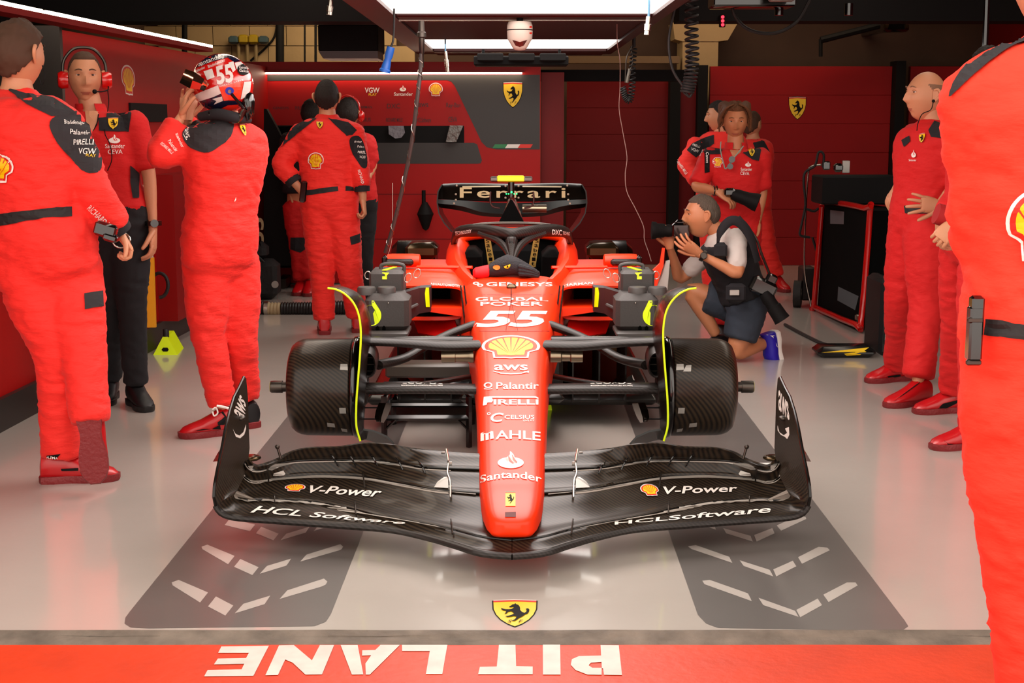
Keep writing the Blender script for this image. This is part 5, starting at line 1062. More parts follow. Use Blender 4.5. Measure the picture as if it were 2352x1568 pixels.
def shoe(parent, ank, toe, m, msole, L=.29, up=(0, 0, 1), floor_z=0, hi=.10, w=1.0):
    """ank: ankle point; toe: point the toe heads for"""
    a = Vector(ank); f = Vector(toe)-a; U = Vector(up); f = (f-U*f.dot(U)).normalized(); r = f.cross(U).normalized()
    o = a.copy()
    if floor_z is not None: o.z = floor_z
    else: o = o-U*.045
    b = MB(); R = []
    for x, hw, h, zb in ((-.082, .026, .09, .016), (-.075, .038, .125, .014), (-.04, .046, hi*1.4, .012), (.02, .047, hi*1.35, .012), (.06, .047, .108, .012), (.11, .050, .083, .012), (.16, .048, .066, .012), (.195, .040, .052, .012), (.214, .020, .034, .014)):
        x *= L/.29; hw *= w; R.append([o+f*x+r*(hw*(abs(cos(t))**.8)*(1 if cos(t) > 0 else -1))+U*(zb+(h-zb)*(.5+.5*sin(t))) for t in [2*pi*j/16 for j in range(16)]])
    b.rings(R); sh = b.build('shoe', m, parent)
    b = MB(); out = [(-.088, .022), (-.078, .040), (-.03, .046), (.02, .038), (.05, .039), (.09, .048), (.13, .053), (.17, .051), (.2, .040), (.222, .018)]
    loop = [(x, y*w) for x, y in out]+[(x, -y*w) for x, y in reversed(out)]
    R = [[o+f*(x*L/.29*sc)+r*(y*sc)+U*z for x, y in loop] for z, sc in ((0, .97), (.008, 1.0), (.03, 1.0), (.032, .97))]; b.rings(R); b.build('sole', msole, sh)
    return sh
def person(label, J, face, sp, group=None):
    """J: joints as (px,py,Y); face: horizontal facing direction of the trunk; sp: options"""
    g = sp.get; k = g('k', 1.0); gi = g('girth', 1.0); G = {n: (at(*v) if len(v) == 3 and not isinstance(v, Vector) else Vector(v)) for n, v in J.items()}
    fz = min((G[n].z for n in ('an_l', 'an_r') if n in G), default=.1)
    root = thing('person', label, 'person', (G['pel'].x, G['pel'].y, 0), group)
    fd = Vector((*face, 0)).normalized(); sd = fd.cross(Vector((0, 0, 1)))      # sd = the person's right
    nk, pel = G['neck'], G['pel']; ax = (nk-pel); Lt = ax.length; axn = ax.normalized()
    tq = sp.get('tsec', ((-.15, .085, .06), (-.02, .160, .104), (.15, .165, .118), (.36, .148, .108), (.58, .165, .12), (.80, .188, .125), (.93, .165, .105), (1.0, .10, .08), (1.05, .065, .065)))
    def torso(b, inf, lo=-.2, hi=1.1):
        R = []
        for t, hw, hd in tq:
            if t < lo or t > hi: continue
            fr = g('bend', 0)*sin(pi*max(0, min(1, t)))
            c = pel+ax*t+fd*fr; R.append([c+sd*((hw*gi*k+inf)*abs(cos(a))**.85*(1 if cos(a) > 0 else -1))+(fd-axn*fd.dot(axn)).normalized()*((hd*gi*k+inf)*abs(sin(a))**.85*(1 if sin(a) > 0 else -1)) for a in [2*pi*j/20 for j in range(20)]])
        b.rings(R)
    def limb(b, s, kind, upto, rr, inf=0, frm=0):
        n = ('sh', 'el', 'wr') if kind == 'arm' else ('hip', 'kn', 'an'); P = [G.get(x+'_'+s) for x in n]
        if any(p is None for p in P): return
        A_, B_, C_ = P; pts = [A_, A_.lerp(B_, .5), B_, B_.lerp(C_, .4), C_]; r = [x*k*g('lg', 1)+inf for x in rr]
        ts = [0, .5, 1, 1.4, 2]; out = [(p, q) for p, q, t in zip(pts, r, ts) if frm <= t <= upto]
        if upto not in ts:
            if upto < 1: p = A_.lerp(B_, upto)
            else: p = B_.lerp(C_, upto-1)
            out.append((p, out[-1][1]*.98))
        b.tube([o[0] for o in out], [o[1] for o in out], 14, 3, dome=2 if inf > 0 or kind == 'leg' and inf > -.01 else True)
    AR = (.062, .052, .044, .041, .029); LR = (.092, .082, .060, .060, .040)
    # ---- skin body
    b = MB(); torso(b, -.02); 
    for s in 'lr': limb(b, s, 'arm', 2, AR, -.004); limb(b, s, 'leg', 2, LR, -.012 if not g('bare') else -.002)
    hd = G['head']; b.tube([nk-axn*.06, nk, nk.lerp(hd, .55)], [.075*k, .062*k, .055*k], 14, 3, dome=True)
    body = remesh(b, g('vs', .014), 3)
    hk = g('hk', 1.06); HM = frame(g('hf', (*face, 0)), g('hu', (0, 0, 1)))
    if not g('nohead'): head_mesh(body, hd, HM, hk)
    for s in 'lr':
        if 'hd_'+s in G or 'wr_'+s in G and g('hand_'+s) is not None:
            d, n, curl, side = g('hand_'+s)[:4]; hh = g('hand_'+s); hand_mesh(body, G['wr_'+s], d, n, hh[4] if len(hh) > 4 else 1.05, curl, side, hh[5] if len(hh) > 5 else .12)
    skin = g('skin', M_SKIN); bo = body.build('body', [skin, M_LIP, M_EYE, M_IRIS, g('hair_m', M_HAIRD)], root, ang=60)
    # ---- clothes
    out = {'root': root, 'body': bo, 'G': G, 'HM': HM, 'hk': hk}
    cl = []
    for nm, m, tor, arm, leg, inf, fold in g('wear', ()):
        b = MB()
        if tor: torso(b, inf, *tor)
        for s in 'lr':
            if arm: limb(b, s, 'arm', arm, (.074, .064, .058, .054, .042), inf-.014)
            if leg: limb(b, s, 'leg', leg, (.116, .104, .077, .068, .050), inf-.014)
        if g('collar') and tor and tor[1] > 1: b.tube([nk-axn*.05, nk.lerp(hd, .22)], [.085*k, .074*k], 16)
        r_ = remesh(b, g('vc', .013), 9, fold, 1, hash(label) % 17 if False else len(label) % 17)
        o = r_.build(nm, m, root, ang=80); cl.append(o); out[nm] = o
    out['T'] = tgt(*cl) if cl else None; out['cl'] = cl
    if g('flap'):
        nc = nk+axn*.015; N = 30; R = []
        for z, r0, r1 in ((-.03, .088, .080), (.0, .080, .072), (.028, .074, .066), (.030, .069, .061), (.0, .073, .065)):
            R.append([nc+axn*z*k+sd*(r0*k*sin(a))-fd*(r1*k*cos(a))+fd*.012 for a in [-pi+.42+(2*pi-.84)*j/N for j in range(N+1)]])
        b = MB(); b.rings(R, False, closed=False); b.build('collar', g('flap'), root)
    for s in 'lr':
        sh = g('shoe_'+s)
        if sh: a = G['an_'+s]; sx = shoe(root, a, sh[0] if isinstance(sh[0], Vector) else at(*sh[0]), sh[1], sh[2], g('shoeL', .29)*k, *(sh[3:] if len(sh) > 3 else ())); out['shoe_'+s] = sx
    if not g('nohead') and g('hair') is not None: hair_mesh(hd, HM, hk, **g('hair')).build('hair', g('hair_m', M_HAIRD), root, ang=80)
    return out
SU = ('racing_overalls', M_SUIT, (-.2, 1.02), 1.85, 1.92, .022, .007)
def marks(P, lst):
    for t in lst:
        k, q, *r = t; tg, root = P['T'], P['cl'][0]
        if k == 'poly': PG(q, tg, r[0], root, r[1] if len(r) > 1 else 'fabric_patch', off=.006, cell=10, Y=P['G']['pel'].y)
        elif k == 'shell': decal(shell_layers(), q, tg, [M_SUITW, M_ERED, M_YEL], root, 'shell_patch', off=.007, cell=12, Y=P['G']['pel'].y)
        elif k == 'shield': decal(shield_layers(), q, tg, [M_BLK, M_YEL, M_ERED, M_WHT], root, 'shield_patch', off=.009, cell=12, Y=P['G']['pel'].y)
        elif k == 'flame': decal(flame_layers(), q, tg, [M_SUITW, M_ERED], root, 'flame_patch', off=.009, cell=12, Y=P['G']['pel'].y)
        elif k == 'smile': decal(smile_layers(), q, tg, M_SUITW, root, 'smile_patch', off=.009, cell=12, Y=P['G']['pel'].y)
        else: T(k, q, tg, r[0] if r else M_SUITW, root, .012, cell=12, off=.009, Y=P['G']['pel'].y)
RQ = lambda x, y, w, h, a=0: [(x+(-w/2*cos(a)+h/2*sin(a)), y+(-w/2*sin(a)-h/2*cos(a))), (x+(w/2*cos(a)+h/2*sin(a)), y+(w/2*sin(a)-h/2*cos(a))), (x+(w/2*cos(a)-h/2*sin(a)), y+(w/2*sin(a)+h/2*cos(a))), (x+(-w/2*cos(a)-h/2*sin(a)), y+(-w/2*sin(a)+h/2*cos(a)))]

# ---- far left mechanic, back to the camera
Y = 5.72
p = person('mechanic in red overalls from behind at far left, one foot resting on its toe', dict(head=(42, 128, Y), neck=(38, 225, Y), pel=(98, 600, Y), sh_r=(150, 292, Y), el_r=(212, 430, Y-.05), wr_r=(272, 530, Y+.05), sh_l=(-85, 285, Y), el_l=(-120, 440, Y), wr_l=(-60, 540, Y+.15), hip_l=(60, 610, Y-.02), kn_l=(132, 815, Y-.05), an_l=(142, 1058, 5.72), hip_r=(158, 610, Y+.03), kn_r=(190, 800, Y-.08), an_r=(209, 978, 5.55)),
    (.35, .94), dict(girth=1.24, k=1.06, hk=1.14, hf=(.4, .92, 0), lg=1.0, collar=1, wear=[('racing_overalls', M_SUIT, (-.2, 1.02), 1.85, 1.95, .024, .007)], hair=dict(front=.06, side=-.005, back=-.07, th=.012, nz=.006), hair_m=M_HAIRS, hand_r=((.45, .25, -.85), (-.7, -.3, -.3), 1.25, -1), hand_l=((.3, .6, -.6), (.5, .1, 0), .5, 1),
    shoe_l=((250, 1095, 5.75), M_BOOT, M_SOLE), shoe_r=(at(209, 978, 5.55)+Vector((.02, .02, -.4)), M_BOOT, M_SOLE, (-.15, .98, .0), None, .1, 1.1)))
M1 = [('poly', [(15, 204), (60, 215), (120, 225), (172, 258), (160, 262), (118, 268), (60, 240)], M_PATCH), ('poly', cr2([(150, 262), (190, 256), (222, 300), (232, 372), (222, 396), (196, 396), (170, 372), (132, 330), (113, 290), (125, 268)], 3), M_PATCH),
      ('Bitdefender', RQ(168, 283, 46, 9, .05)), ('Palantir', RQ(180, 304, 44, 10, .08)), ('PIRELLI', RQ(188, 327, 46, 12, .06)), ('VGW', RQ(198, 348, 38, 13, .08)), ('PLAY', RQ(207, 358, 20, 7, .08), M_YEL),
      ('shell', (-45, 352, 33, 420)), ('poly', [(0, 492), (60, 483), (130, 475), (163, 474), (164, 497), (100, 500), (40, 512), (-30, 524), (-30, 500)], M_BELT, 'belt'), ('poly', [(193, 674), (234, 667), (236, 702), (194, 710)], M_PATCH),
      ('RICHARD MILLE', RQ(237, 503, 88, 13, .78))]
marks(p, M1)
b = MB(); w = p['G']['wr_r']; e = p['G']['el_r']; d_ = (w-e).normalized(); b.tube([w-d_*.09, w-d_*.0], [.062, .058], 14); b.build('cuff', M_SBLK, p['root'])
b = MB(); q = w+d_*.025; b.tube([q+Vector((.036*cos(a), .01*sin(a), -.02+.03*sin(a))) for a in [2*pi*i/16 for i in range(17)]], .0035, 6); b.build('bracelet', M_STEEL, p['root'])
b = MB(); b.box(at(243, 528, 5.62), (.09, .04, .06), Matrix.Rotation(.3, 3, 'Y'), bev=.01); b.box(at(255, 545, 5.62), (.06, .05, .035), Matrix.Rotation(.3, 3, 'Y'), bev=.01); b.build('wrist_radio', M_BLKG, p['root'])
b = MB(); hh = p['G']['head']; b.tube([at(*q) for q in ((97, 150, 5.68), (103, 175, 5.66), (96, 195, 5.66), (90, 180, 5.66))], .0022, 6, 4); b.build('earpiece_wire', M_BLK, p['root'])
PG([(108, 1044), (140, 1041), (128, 1053), (108, 1054)], tgt(p['shoe_l'], *p['cl']), M_BLK, p['shoe_l'], 'ankle_band', off=.006); T('PUMA', (110, 1046, 134, 1051), tgt(p['shoe_l'], *p['cl']), M_SUITW, p['shoe_l'], .02, off=.009)
PG([(140, 1076), (180, 1074), (180, 1080), (142, 1081)], tgt(p['shoe_l']), M_BLK, p['shoe_l'], 'side_stripe', off=.004)
# ---- headset man facing the camera
Y = 7.25
p = person('man with red headset, red and black polo, black trousers, by the left wall', dict(head=(195, 180, Y), neck=(212, 258, Y), pel=(272, 505, Y), sh_l=(308, 282, Y), el_l=(342, 400, Y), wr_l=(352, 525, Y-.03), sh_r=(150, 280, Y+.05), el_r=(165, 400, Y+.1), wr_r=(225, 490, Y-.1), hip_l=(297, 515, Y), kn_l=(303, 700, Y), an_l=(312, 893, 7.32), hip_r=(250, 515, Y), kn_r=(256, 700, Y+.1), an_r=(252, 880, 7.5)),
    (.15, -.99), dict(k=1.0, girth=.95, lg=.92, hk=1.10, flap=M_SHIRT, hf=(.33, -.94, -.02), vs=.013, collar=0, hair=dict(front=.088, side=.01, back=-.05, th=.006, nz=.002), hair_m=M_HAIRS, hand_l=((.0, -.1, -1), (-.9, 0, 0), .55, -1, 1.15), hand_r=((.6, -.4, -.5), (0, -.5, -1), .5, 1),
    wear=[('polo_shirt', M_SHIRT, (-.03, 1.04), .9, 0, .018, .004), ('trousers', M_TROU, (-.2, .16), 0, 1.93, .018, .005)], shoe_l=((345, 940, 7.1), M_BSH, M_BSH), shoe_r=((235, 930, 7.2), M_BSH, M_BSH)))
marks(p, [('poly', [(196, 258), (228, 256), (222, 285), (207, 312), (200, 290)], M_SKIN, 'open_neckline'), ('poly', [(246, 242), (300, 252), (302, 262), (296, 303), (228, 300), (226, 272), (244, 270)], M_SBLK), ('shield', (247, 272, 271, 298)), ('flame', (249, 309, 275, 330)), ('Santander', (242, 331, 285, 340)), ('CEVA', (248, 343, 280, 353)),
          ('poly', [(298, 380), (318, 395), (318, 455), (304, 455), (298, 420)], M_SBLK)])
b = MB(); H_ = p['G']['head']; HM = p['HM']; k = p['hk']
def L2W(v): return H_+HM@(Vector(v)*k)
hs = MB(); hs.tube([L2W(v) for v in ((-.098, -.01, .02), (-.09, -.015, .08), (-.05, -.02, .13), (0, -.02, .142), (.05, -.02, .13), (.09, -.015, .08), (.098, -.01, .02))], .008, 8, 4); hs.build('headset_band', M_DSTEEL, p['root'])
for s in (-1, 1): hs = MB(); hs.lathe([(-.02, .03), (-.018, .042), (.015, .045), (.03, .036), (.034, .01)], L2W((s*.092, -.008, -.008)), HM@Vector((s, 0, 0)), 20); hs.build('ear_cup', mat('headset_red', '#d01210', .25, coat=.5), p['root'])
hs = MB(); hs.tube([L2W(v) for v in ((-.10, .0, -.02), (-.10, .04, -.05), (-.07, .09, -.060), (-.04, .112, -.060))], .0035, 6, 3); hs.ball(L2W((-.035, .116, -.060)), .012, 8); hs.build('microphone_boom', M_BLK, p['root'])
hs = MB(); hs.tube([L2W(v) for v in ((-.10, 0, -.05), (-.10, .02, -.12))]+[at(240, 300, 7.12), at(252, 330, 7.1), at(257, 365, 7.1), at(247, 392, 7.1)], .0025, 6, 4); hs.build('headset_cord', M_BLK, p['root'])
b = MB(); w = at(352, 512, 7.22); b.lathe([(-.012, .04), (-.012, .044), (.012, .044), (.012, .04)], w, (0, 0, 1), 18); b.lathe([(0, .02), (.01, .02)], at(357, 512, 7.19)+Vector((0, -.02, 0)), (.3, -1, 0), 16); b.build('wrist_watch', M_BLKG, p['root'])
b = MB(); b.tube([at(226, 262, 7.13), at(222, 285, 7.12), at(207, 310, 7.12)], .003, 6, 3); b.build('lanyard', M_BLK, p['root'])
# ---- driver adjusting the helmet
Y = 6.62
p = person('driver in red race suit and number 55 helmet, arms raised to the visor', dict(head=(510, 200, Y), neck=(522, 283, Y), pel=(502, 590, Y), sh_l=(466, 330, Y-.05), el_l=(362, 358, Y-.12), wr_l=(417, 268, Y-.05), sh_r=(545, 325, Y+.22), el_r=(430, 350, Y+.45), wr_r=(430, 270, Y+.2), hip_l=(475, 600, Y), kn_l=(478, 770, Y-.03), an_l=(514, 945, 6.62), hip_r=(540, 600, Y+.1), kn_r=(554, 780, Y+.1), an_r=(566, 925, 6.82)),
    (-.62, .78), dict(k=1.0, girth=1.0, hk=1.0, nohead=1, lg=.96, collar=1, wear=[('race_suit', M_SUIT, (-.2, 1.02), 1.85, 1.9, .02, .0065)], hand_l=((.2, .1, .95), (.8, .3, 0), .55, -1), hand_r=((.1, .1, .95), (.3, -.8, 0), .6, 1),
    shoe_l=((430, 1000, 6.55), M_BOOT, M_SOLE), shoe_r=((500, 960, 7.1), M_BSH, M_SOLE)))
marks(p, [('poly', cr2([(440, 282), (480, 268), (530, 272), (536, 285), (530, 312), (506, 335), (480, 350), (450, 345), (428, 330), (418, 305)], 3), M_PATCH), ('aws', RQ(431, 307, 24, 11, 1.25)), ('smile', RQ(424, 312, 26, 8, 1.25)), ('shield', [(547, 288), (560, 288), (568, 314), (556, 314)]),
          ('Bitdefender', RQ(412, 322, 36, 6, 1.1)), ('Palantir', RQ(397, 335, 30, 8, .9)), ('RICHARD MILLE', RQ(383, 340, 34, 7, .7)), ('poly', [(537, 460), (541, 452), (541, 458), (538, 463)], M_SUITW, 'small_mark'), ('VELO', RQ(472, 275, 22, 5, -.5))])
Hc = at(511, 193, 6.6); hr = .155; HMd = frame((-.83, .45, .12), (-.1, 0, 1))
b = MB(); R = []; NV = 28; NU = 40
for i in range(NV+1):
    ph = .02+(pi*.86)*i/NV; row = []
    for j in range(NU):
        th = 2*pi*j/NU; x, y, z = sin(ph)*sin(th), sin(ph)*cos(th), cos(ph)
        X, Yv, Z = .128*x, .152*y, .140*z
        if z < 0: X *= 1-.12*z*z; Yv *= (1+.06*abs(z)) if y > 0 else (1-.1*z*z)
        row.append(Hc+HMd@Vector((X, Yv, Z)))
    R.append(row)
b.rings(R); hel = b.build('helmet', mat('helmet_red', '#c81410', .2, coat=.8), p['root']); HLT = tgt(hel)
M_NAVY = mat('helmet_navy', '#12122c', .2, coat=.8); M_HW = mat('helmet_white', '#d8d0cc', .25, coat=.6); M_HOR = mat('helmet_orange', '#f0381c', .25, coat=.6)
hp_ = lambda c: [(400+x*.2041, 100+y*.2041) for x, y in c]
for P_, m_, o_ in [([(150, 290), (230, 180), (370, 95), (520, 80), (700, 70), (800, 85), (830, 180), (680, 215), (600, 160), (420, 210), (180, 300)], M_NAVY, .002), ([(220, 660), (520, 560), (620, 640), (740, 640), (800, 700), (760, 760), (560, 800), (350, 850), (210, 830)], M_NAVY, .002),
                   ([(175, 610), (300, 545), (495, 470), (530, 560), (440, 600), (230, 665)], M_HW, .003), ([(335, 315), (430, 285), (460, 380), (375, 410)], M_HW, .003), ([(610, 220), (665, 205), (690, 300), (660, 325)], M_HW, .003), ([(670, 150), (700, 105), (770, 85), (790, 110), (740, 150)], M_HW, .004),
                   ([(680, 220), (800, 200), (855, 290), (780, 320), (700, 290)], M_HW, .003), ([(785, 430), (862, 425), (850, 530), (800, 600), (745, 625)], M_HW, .003), ([(505, 480), (780, 420), (740, 620), (560, 640), (530, 560)], M_HOR, .003), ([(430, 620), (540, 590), (550, 640), (450, 680), (480, 640)], M_HW, .004), ([(520, 730), (600, 690), (720, 680), (720, 720), (540, 765)], M_ERED, .004),
                   ([(320, 740), (400, 730), (450, 745), (380, 760)], M_ERED, .004)]: PG(hp_(P_), HLT, m_, hel, 'helmet_graphic', off=o_, cell=7, Y=6.55)
hq = lambda x, y, w, h, a: RQ(400+x*.2041, 100+y*.2041, w*.2041, h*.2041, a)
T('Santander', hq(410, 190, 290, 50, -.36), HLT, M_HW, hel, .02, cell=7, off=.005, Y=6.5); T('Bitdefender', hq(480, 230, 200, 32, -.38), HLT, M_HW, hel, .01, cell=7, off=.005, Y=6.5); T('Bitdefender', hq(285, 300, 150, 28, -.42), HLT, M_HW, hel, .01, cell=7, off=.005, Y=6.5)
T('55', hq(565, 350, 190, 200, -.2), HLT, M_HW, hel, .08, .1, cell=7, off=.006, Y=6.5); T('CARLOS SAINZ', hq(640, 445, 280, 18, -.26), HLT, M_HW, hel, .0, cell=7, off=.005, Y=6.5)
PG(circ(400+775*.2041, 100+300*.2041, 14, 12.5, 24), HLT, M_BLK, hel, 'round_badge', off=.006, cell=7, Y=6.5); T('Estrella', hq(775, 280, 100, 28, .1), HLT, M_HW, hel, .02, cell=7, off=.008, Y=6.5); T('Galicia', hq(775, 315, 100, 28, .1), HLT, M_HW, hel, .02, cell=7, off=.008, Y=6.5)
PG(circ(527, 208, 9.5, 8.5, 20), HLT, mat('pivot_blue', '#2238b0', .3), hel, 'visor_pivot', off=.006); PG(circ(527, 209, 4, 4, 12), HLT, M_STEEL, hel, 'pivot_screw', off=.009)
b = MB(); G_ = []
for col in (((427, 159, 6.50), (420, 175, 6.49), (413, 190, 6.50)), ((448, 166, 6.43), (443, 185, 6.41), (437, 203, 6.43)), ((469, 182, 6.43), (464, 193, 6.42), (458, 205, 6.43)), ((480, 192, 6.46), (474, 201, 6.45), (468, 208, 6.46))): G_.append([at(*q) for q in col])
b.sheet(G_, .004); b.build('raised_visor', mat('visor_mirror', '#d8b8a0', .08, 1), hel)
b = MB(); b.tube([at(x, y, 6.42) for x, y in ((531, 215), (548, 235), (560, 250))], .007, 8, 3); b.tube([at(x, y, 6.5) for x, y in ((480, 262), (510, 258), (530, 278), (548, 275), (562, 250))], .012, 8, 4); b.build('helmet_tether', M_BLKG, hel)
b = MB(); b.lathe([(0, .015), (.01, .026), (.05, .032), (.10, .030), (.125, .012)], at(570, 212, 6.55), (-.05, 0, -1), 16); b.build('hans_post', M_BLKG, hel)
b = MB(); b.tube([at(x, y, Yq) for x, y, Yq in ((460, 268, 6.55), (500, 262, 6.5), (540, 270, 6.5), (572, 276, 6.6))], [.02, .026, .026, .016], 10, 4); b.build('neck_collar', M_SBLK, p['root'])
PG([(497, 952), (512, 945), (522, 960), (515, 975), (500, 975)], tgt(p['shoe_l']), M_BLK, p['shoe_l'], 'ankle_patch', off=.004); PG([(470, 1004), (485, 985), (505, 975), (507, 985), (500, 1000)], tgt(p['shoe_l']), M_BLK, p['shoe_l'], 'side_stripe', off=.004)
b = MB(); b.tube([at(x, y, 6.5) for x, y in ((488, 940), (496, 936), (500, 948), (492, 955), (488, 945))], .004, 6, 3); b.tube([at(x, y, 6.5) for x, y in ((498, 932), (512, 934), (526, 938))], .006, 6, 3); b.build('white_lacing', M_SUITW, p['shoe_l'])
# ---- middle mechanic seen from behind
Y = 9.85
p = person('mechanic in red overalls with shell logo back, left hand on hip, between driver and car', dict(head=(751, 226, Y), neck=(752, 274, Y), pel=(757, 485, Y), sh_l=(694, 308, Y), el_l=(646, 378, Y-.05), wr_l=(694, 442, Y-.08), sh_r=(812, 308, Y), el_r=(828, 395, Y-.05), wr_r=(834, 462, Y-.05), hip_l=(735, 490, Y), kn_l=(740, 620, Y), an_l=(745, 745, 9.9), hip_r=(782, 490, Y), kn_r=(803, 620, Y), an_r=(822, 735, 10.0)),
    (0, 1), dict(k=1.03, hk=1.05, girth=1.08, collar=1, wear=[('racing_overalls', M_SUIT, (-.2, 1.02), 1.5, 1.9, .022, .006)], hair=dict(front=.06, side=.0, back=-.07, th=.008, nz=.002), hair_m=M_HAIRD, hand_l=((.8, -.3, -.6), (.3, .5, 0), .6, 1), hand_r=((.15, -.1, -1), (-.8, 0, 0), 1.3, 1),
    shoe_l=((745, 740, 10.6), M_BOOT, M_SOLE), shoe_r=((830, 730, 10.6), M_BOOT, M_SOLE)))
marks(p, [('poly', [(752, 271), (800, 282), (820, 300), (808, 310), (796, 312)], M_SBLK), ('poly', [(700, 273), (728, 272), (650, 335), (642, 338), (660, 305)], M_SBLK), ('poly', cr2([(812, 312), (828, 316), (840, 350), (842, 382), (832, 385), (820, 368), (806, 345), (802, 322)], 3), M_SBLK),
          ('shield', (727, 280, 743, 296)), ('shell', (708, 350, 744, 388)), ('Bitdef', RQ(821, 326, 16, 4, .1)), ('Palan', RQ(827, 337, 14, 5, .1)), ('PIREL', RQ(830, 350, 17, 5, .1)), ('VGW', RQ(832, 361, 13, 7, .1)), ('RICHARD', RQ(829, 405, 32, 6, 1.3)),
          ('poly', [(703, 437), (776, 427), (777, 438), (704, 449)], M_BELT, 'belt'), ('poly', [(793, 427), (812, 429), (812, 438), (793, 438)], M_BELT, 'belt'), ('poly', [(803, 544), (826, 536), (829, 555), (806, 562)], M_SBLK)])
for s, (x, y) in (('l', (668, 396)), ('r', (829, 437))):
    e, w = p['G']['el_'+s], p['G']['wr_'+s]; b = MB(); b.tube([e.lerp(w, .38), e.lerp(w, .66)], [.058, .055], 14); cf = b.build('cuff', M_SBLK, p['root'])
    if s == 'l': T('S', (667, 378, 679, 394), tgt(cf), M_SUITW, cf, .03, Y=9.75)
b = MB(); b.box(at(697, 440, 9.66), (.045, .03, .15), Matrix.Rotation(.12, 3, 'Y'), bev=.01); b.build('hip_radio', M_BLKG, p['root'])
# ---- people behind him
Y = 12.2
p = person('person with dark hair and black jacket mostly hidden behind the middle mechanic, left side', dict(head=(716, 262, Y), neck=(706, 296, Y), pel=(690, 470, Y), sh_l=(735, 318, Y), el_l=(745, 390, Y), wr_l=(735, 440, Y), sh_r=(662, 322, Y), el_r=(652, 380, Y), wr_r=(668, 440, Y), hip_l=(705, 480, Y), kn_l=(704, 565, Y), an_l=(712, 645, Y), hip_r=(680, 480, Y), kn_r=(684, 560, Y), an_r=(692, 650, 12.25)),
    (.3, 1), dict(k=.9, hk=1.0, vs=.02, vc=.018, wear=[('overall_legs', M_SHIRT, (-.2, .1), 0, 1.92, .022, .006), ('jacket', M_SBLK, (-.0, 1.04), 1.8, 0, .022, .006)], hair=dict(front=.06, side=0, back=-.08, th=.015), shoe_l=((700, 680, 11.8), M_BOOT, M_SOLE), shoe_r=((670, 670, 11.9), M_BOOT, M_SOLE), hand_l=((0, 0, -1), (1, 0, 0), .5, 1), hand_r=((0, 0, -1), (1, 0, 0), .5, 1)))
marks(p, [('poly', [(640, 300), (665, 292), (716, 292), (716, 350), (660, 370), (636, 360)], M_SBLK), ('poly', [(668, 545), (700, 545), (704, 570), (690, 580), (668, 572)], M_SBLK)])
Y = 11.2
p = person('dark-haired person in red polo with headset, half hidden behind the middle mechanic, right side', dict(head=(800, 264, Y), neck=(808, 304, Y), pel=(818, 475, Y), sh_l=(780, 320, Y), el_l=(780, 380, Y), wr_l=(790, 430, Y), sh_r=(842, 325, Y), el_r=(856, 378, Y), wr_r=(838, 425, Y-.15), hip_l=(806, 480, Y), kn_l=(810, 590, Y), an_l=(815, 695, 11.25), hip_r=(832, 480, Y), kn_r=(834, 590, Y), an_r=(838, 695, 11.3)),
    (.2, 1), dict(k=.98, hk=1.05, vs=.018, vc=.016, wear=[('polo_shirt', M_SHIRT, (-.03, 1.04), .9, 0, .018, .004), ('trousers', M_TROU, (-.2, .16), 0, 1.93, .018, .005)], hair=dict(front=.06, side=-.01, back=-.08, th=.016), hair_m=M_HAIRD, hand_l=((0, 0, -1), (1, 0, 0), .5, 1), hand_r=((-.5, -.3, -1), (1, 0, 0), .5, 1), shoe_l=((815, 720, 11.9), M_BSH, M_BSH), shoe_r=((850, 720, 11.9), M_BSH, M_BSH)))
hs = MB(); H_ = p['G']['head']; HM = p['HM']; k = p['hk']; hs.tube([L2W(v) for v in ((-.10, -.01, .0), (-.08, -.015, .10), (0, -.02, .148), (.08, -.015, .10), (.10, -.01, .0))], .008, 8, 4); hs.ball(L2W((.10, 0, -.01)), (.03, .04, .045), 10); hs.build('headset', MATS['headset_red'], p['root'])
# ---- young man with long hair
Y = 9.6
p = person('young man with long wavy brown hair and red polo looking down at his camera', dict(head=(1689, 280, Y), neck=(1690, 342, Y), pel=(1690, 510, Y), sh_r=(1632, 362, Y), el_r=(1600, 428, Y-.1), wr_r=(1650, 440, Y-.3), sh_l=(1746, 362, Y), el_l=(1750, 440, Y), wr_l=(1740, 510, Y-.05), hip_r=(1672, 515, Y), kn_r=(1670, 630, Y-.05), an_r=(1662, 750, 9.6), hip_l=(1710, 515, Y), kn_l=(1712, 630, Y-.05), an_l=(1712, 750, 9.6)),
    (0, -1), dict(k=1.0, girth=.95, hk=1.06, flap=M_SHIRT, hf=(-.08, -.97, -.14), hu=(0, 0, 1), wear=[('polo_shirt', M_SHIRT, (-.1, 1.03), .95, 0, .018, .004), ('trousers', M_SHIRT, (-.2, .16), 0, 1.93, .018, .005)], skin=M_SKIN2, hair=dict(front=.082, side=-.02, back=-.09, th=.016, nz=.012), hair_m=M_HAIRB, hand_r=((.75, -.2, -.45), (.3, .3, -.8), .6, 1), hand_l=((-.2, -.1, -1), (-.8, -.3, 0), .4, -1),
    shoe_l=((1715, 790, 9), M_BSH, M_BSH), shoe_r=((1660, 790, 9), M_BSH, M_BSH)))
b = MB(); H_ = p['G']['head']; HM = p['HM']; k = p['hk']; random.seed(3)
for s in (-1, 1):
    for i in range(18):
        x0 = s*(.015+.003*i); rr = random.random; b.tube([L2W(v) for v in ((x0, .055-.008*i, .122), (s*(.062+.002*i), .062-.010*i, .098), (s*(.086+.012*rr()), .030-.008*i, .045), (s*(.082+.022*rr()), .015-.006*i, .0), (s*(.092+.018*rr()), .010-.006*i, -.035-.03*rr()))], [.006, .009, .010, .009, .003], 7, 4)
b.build('hair_locks', M_HAIRB, p['root'])
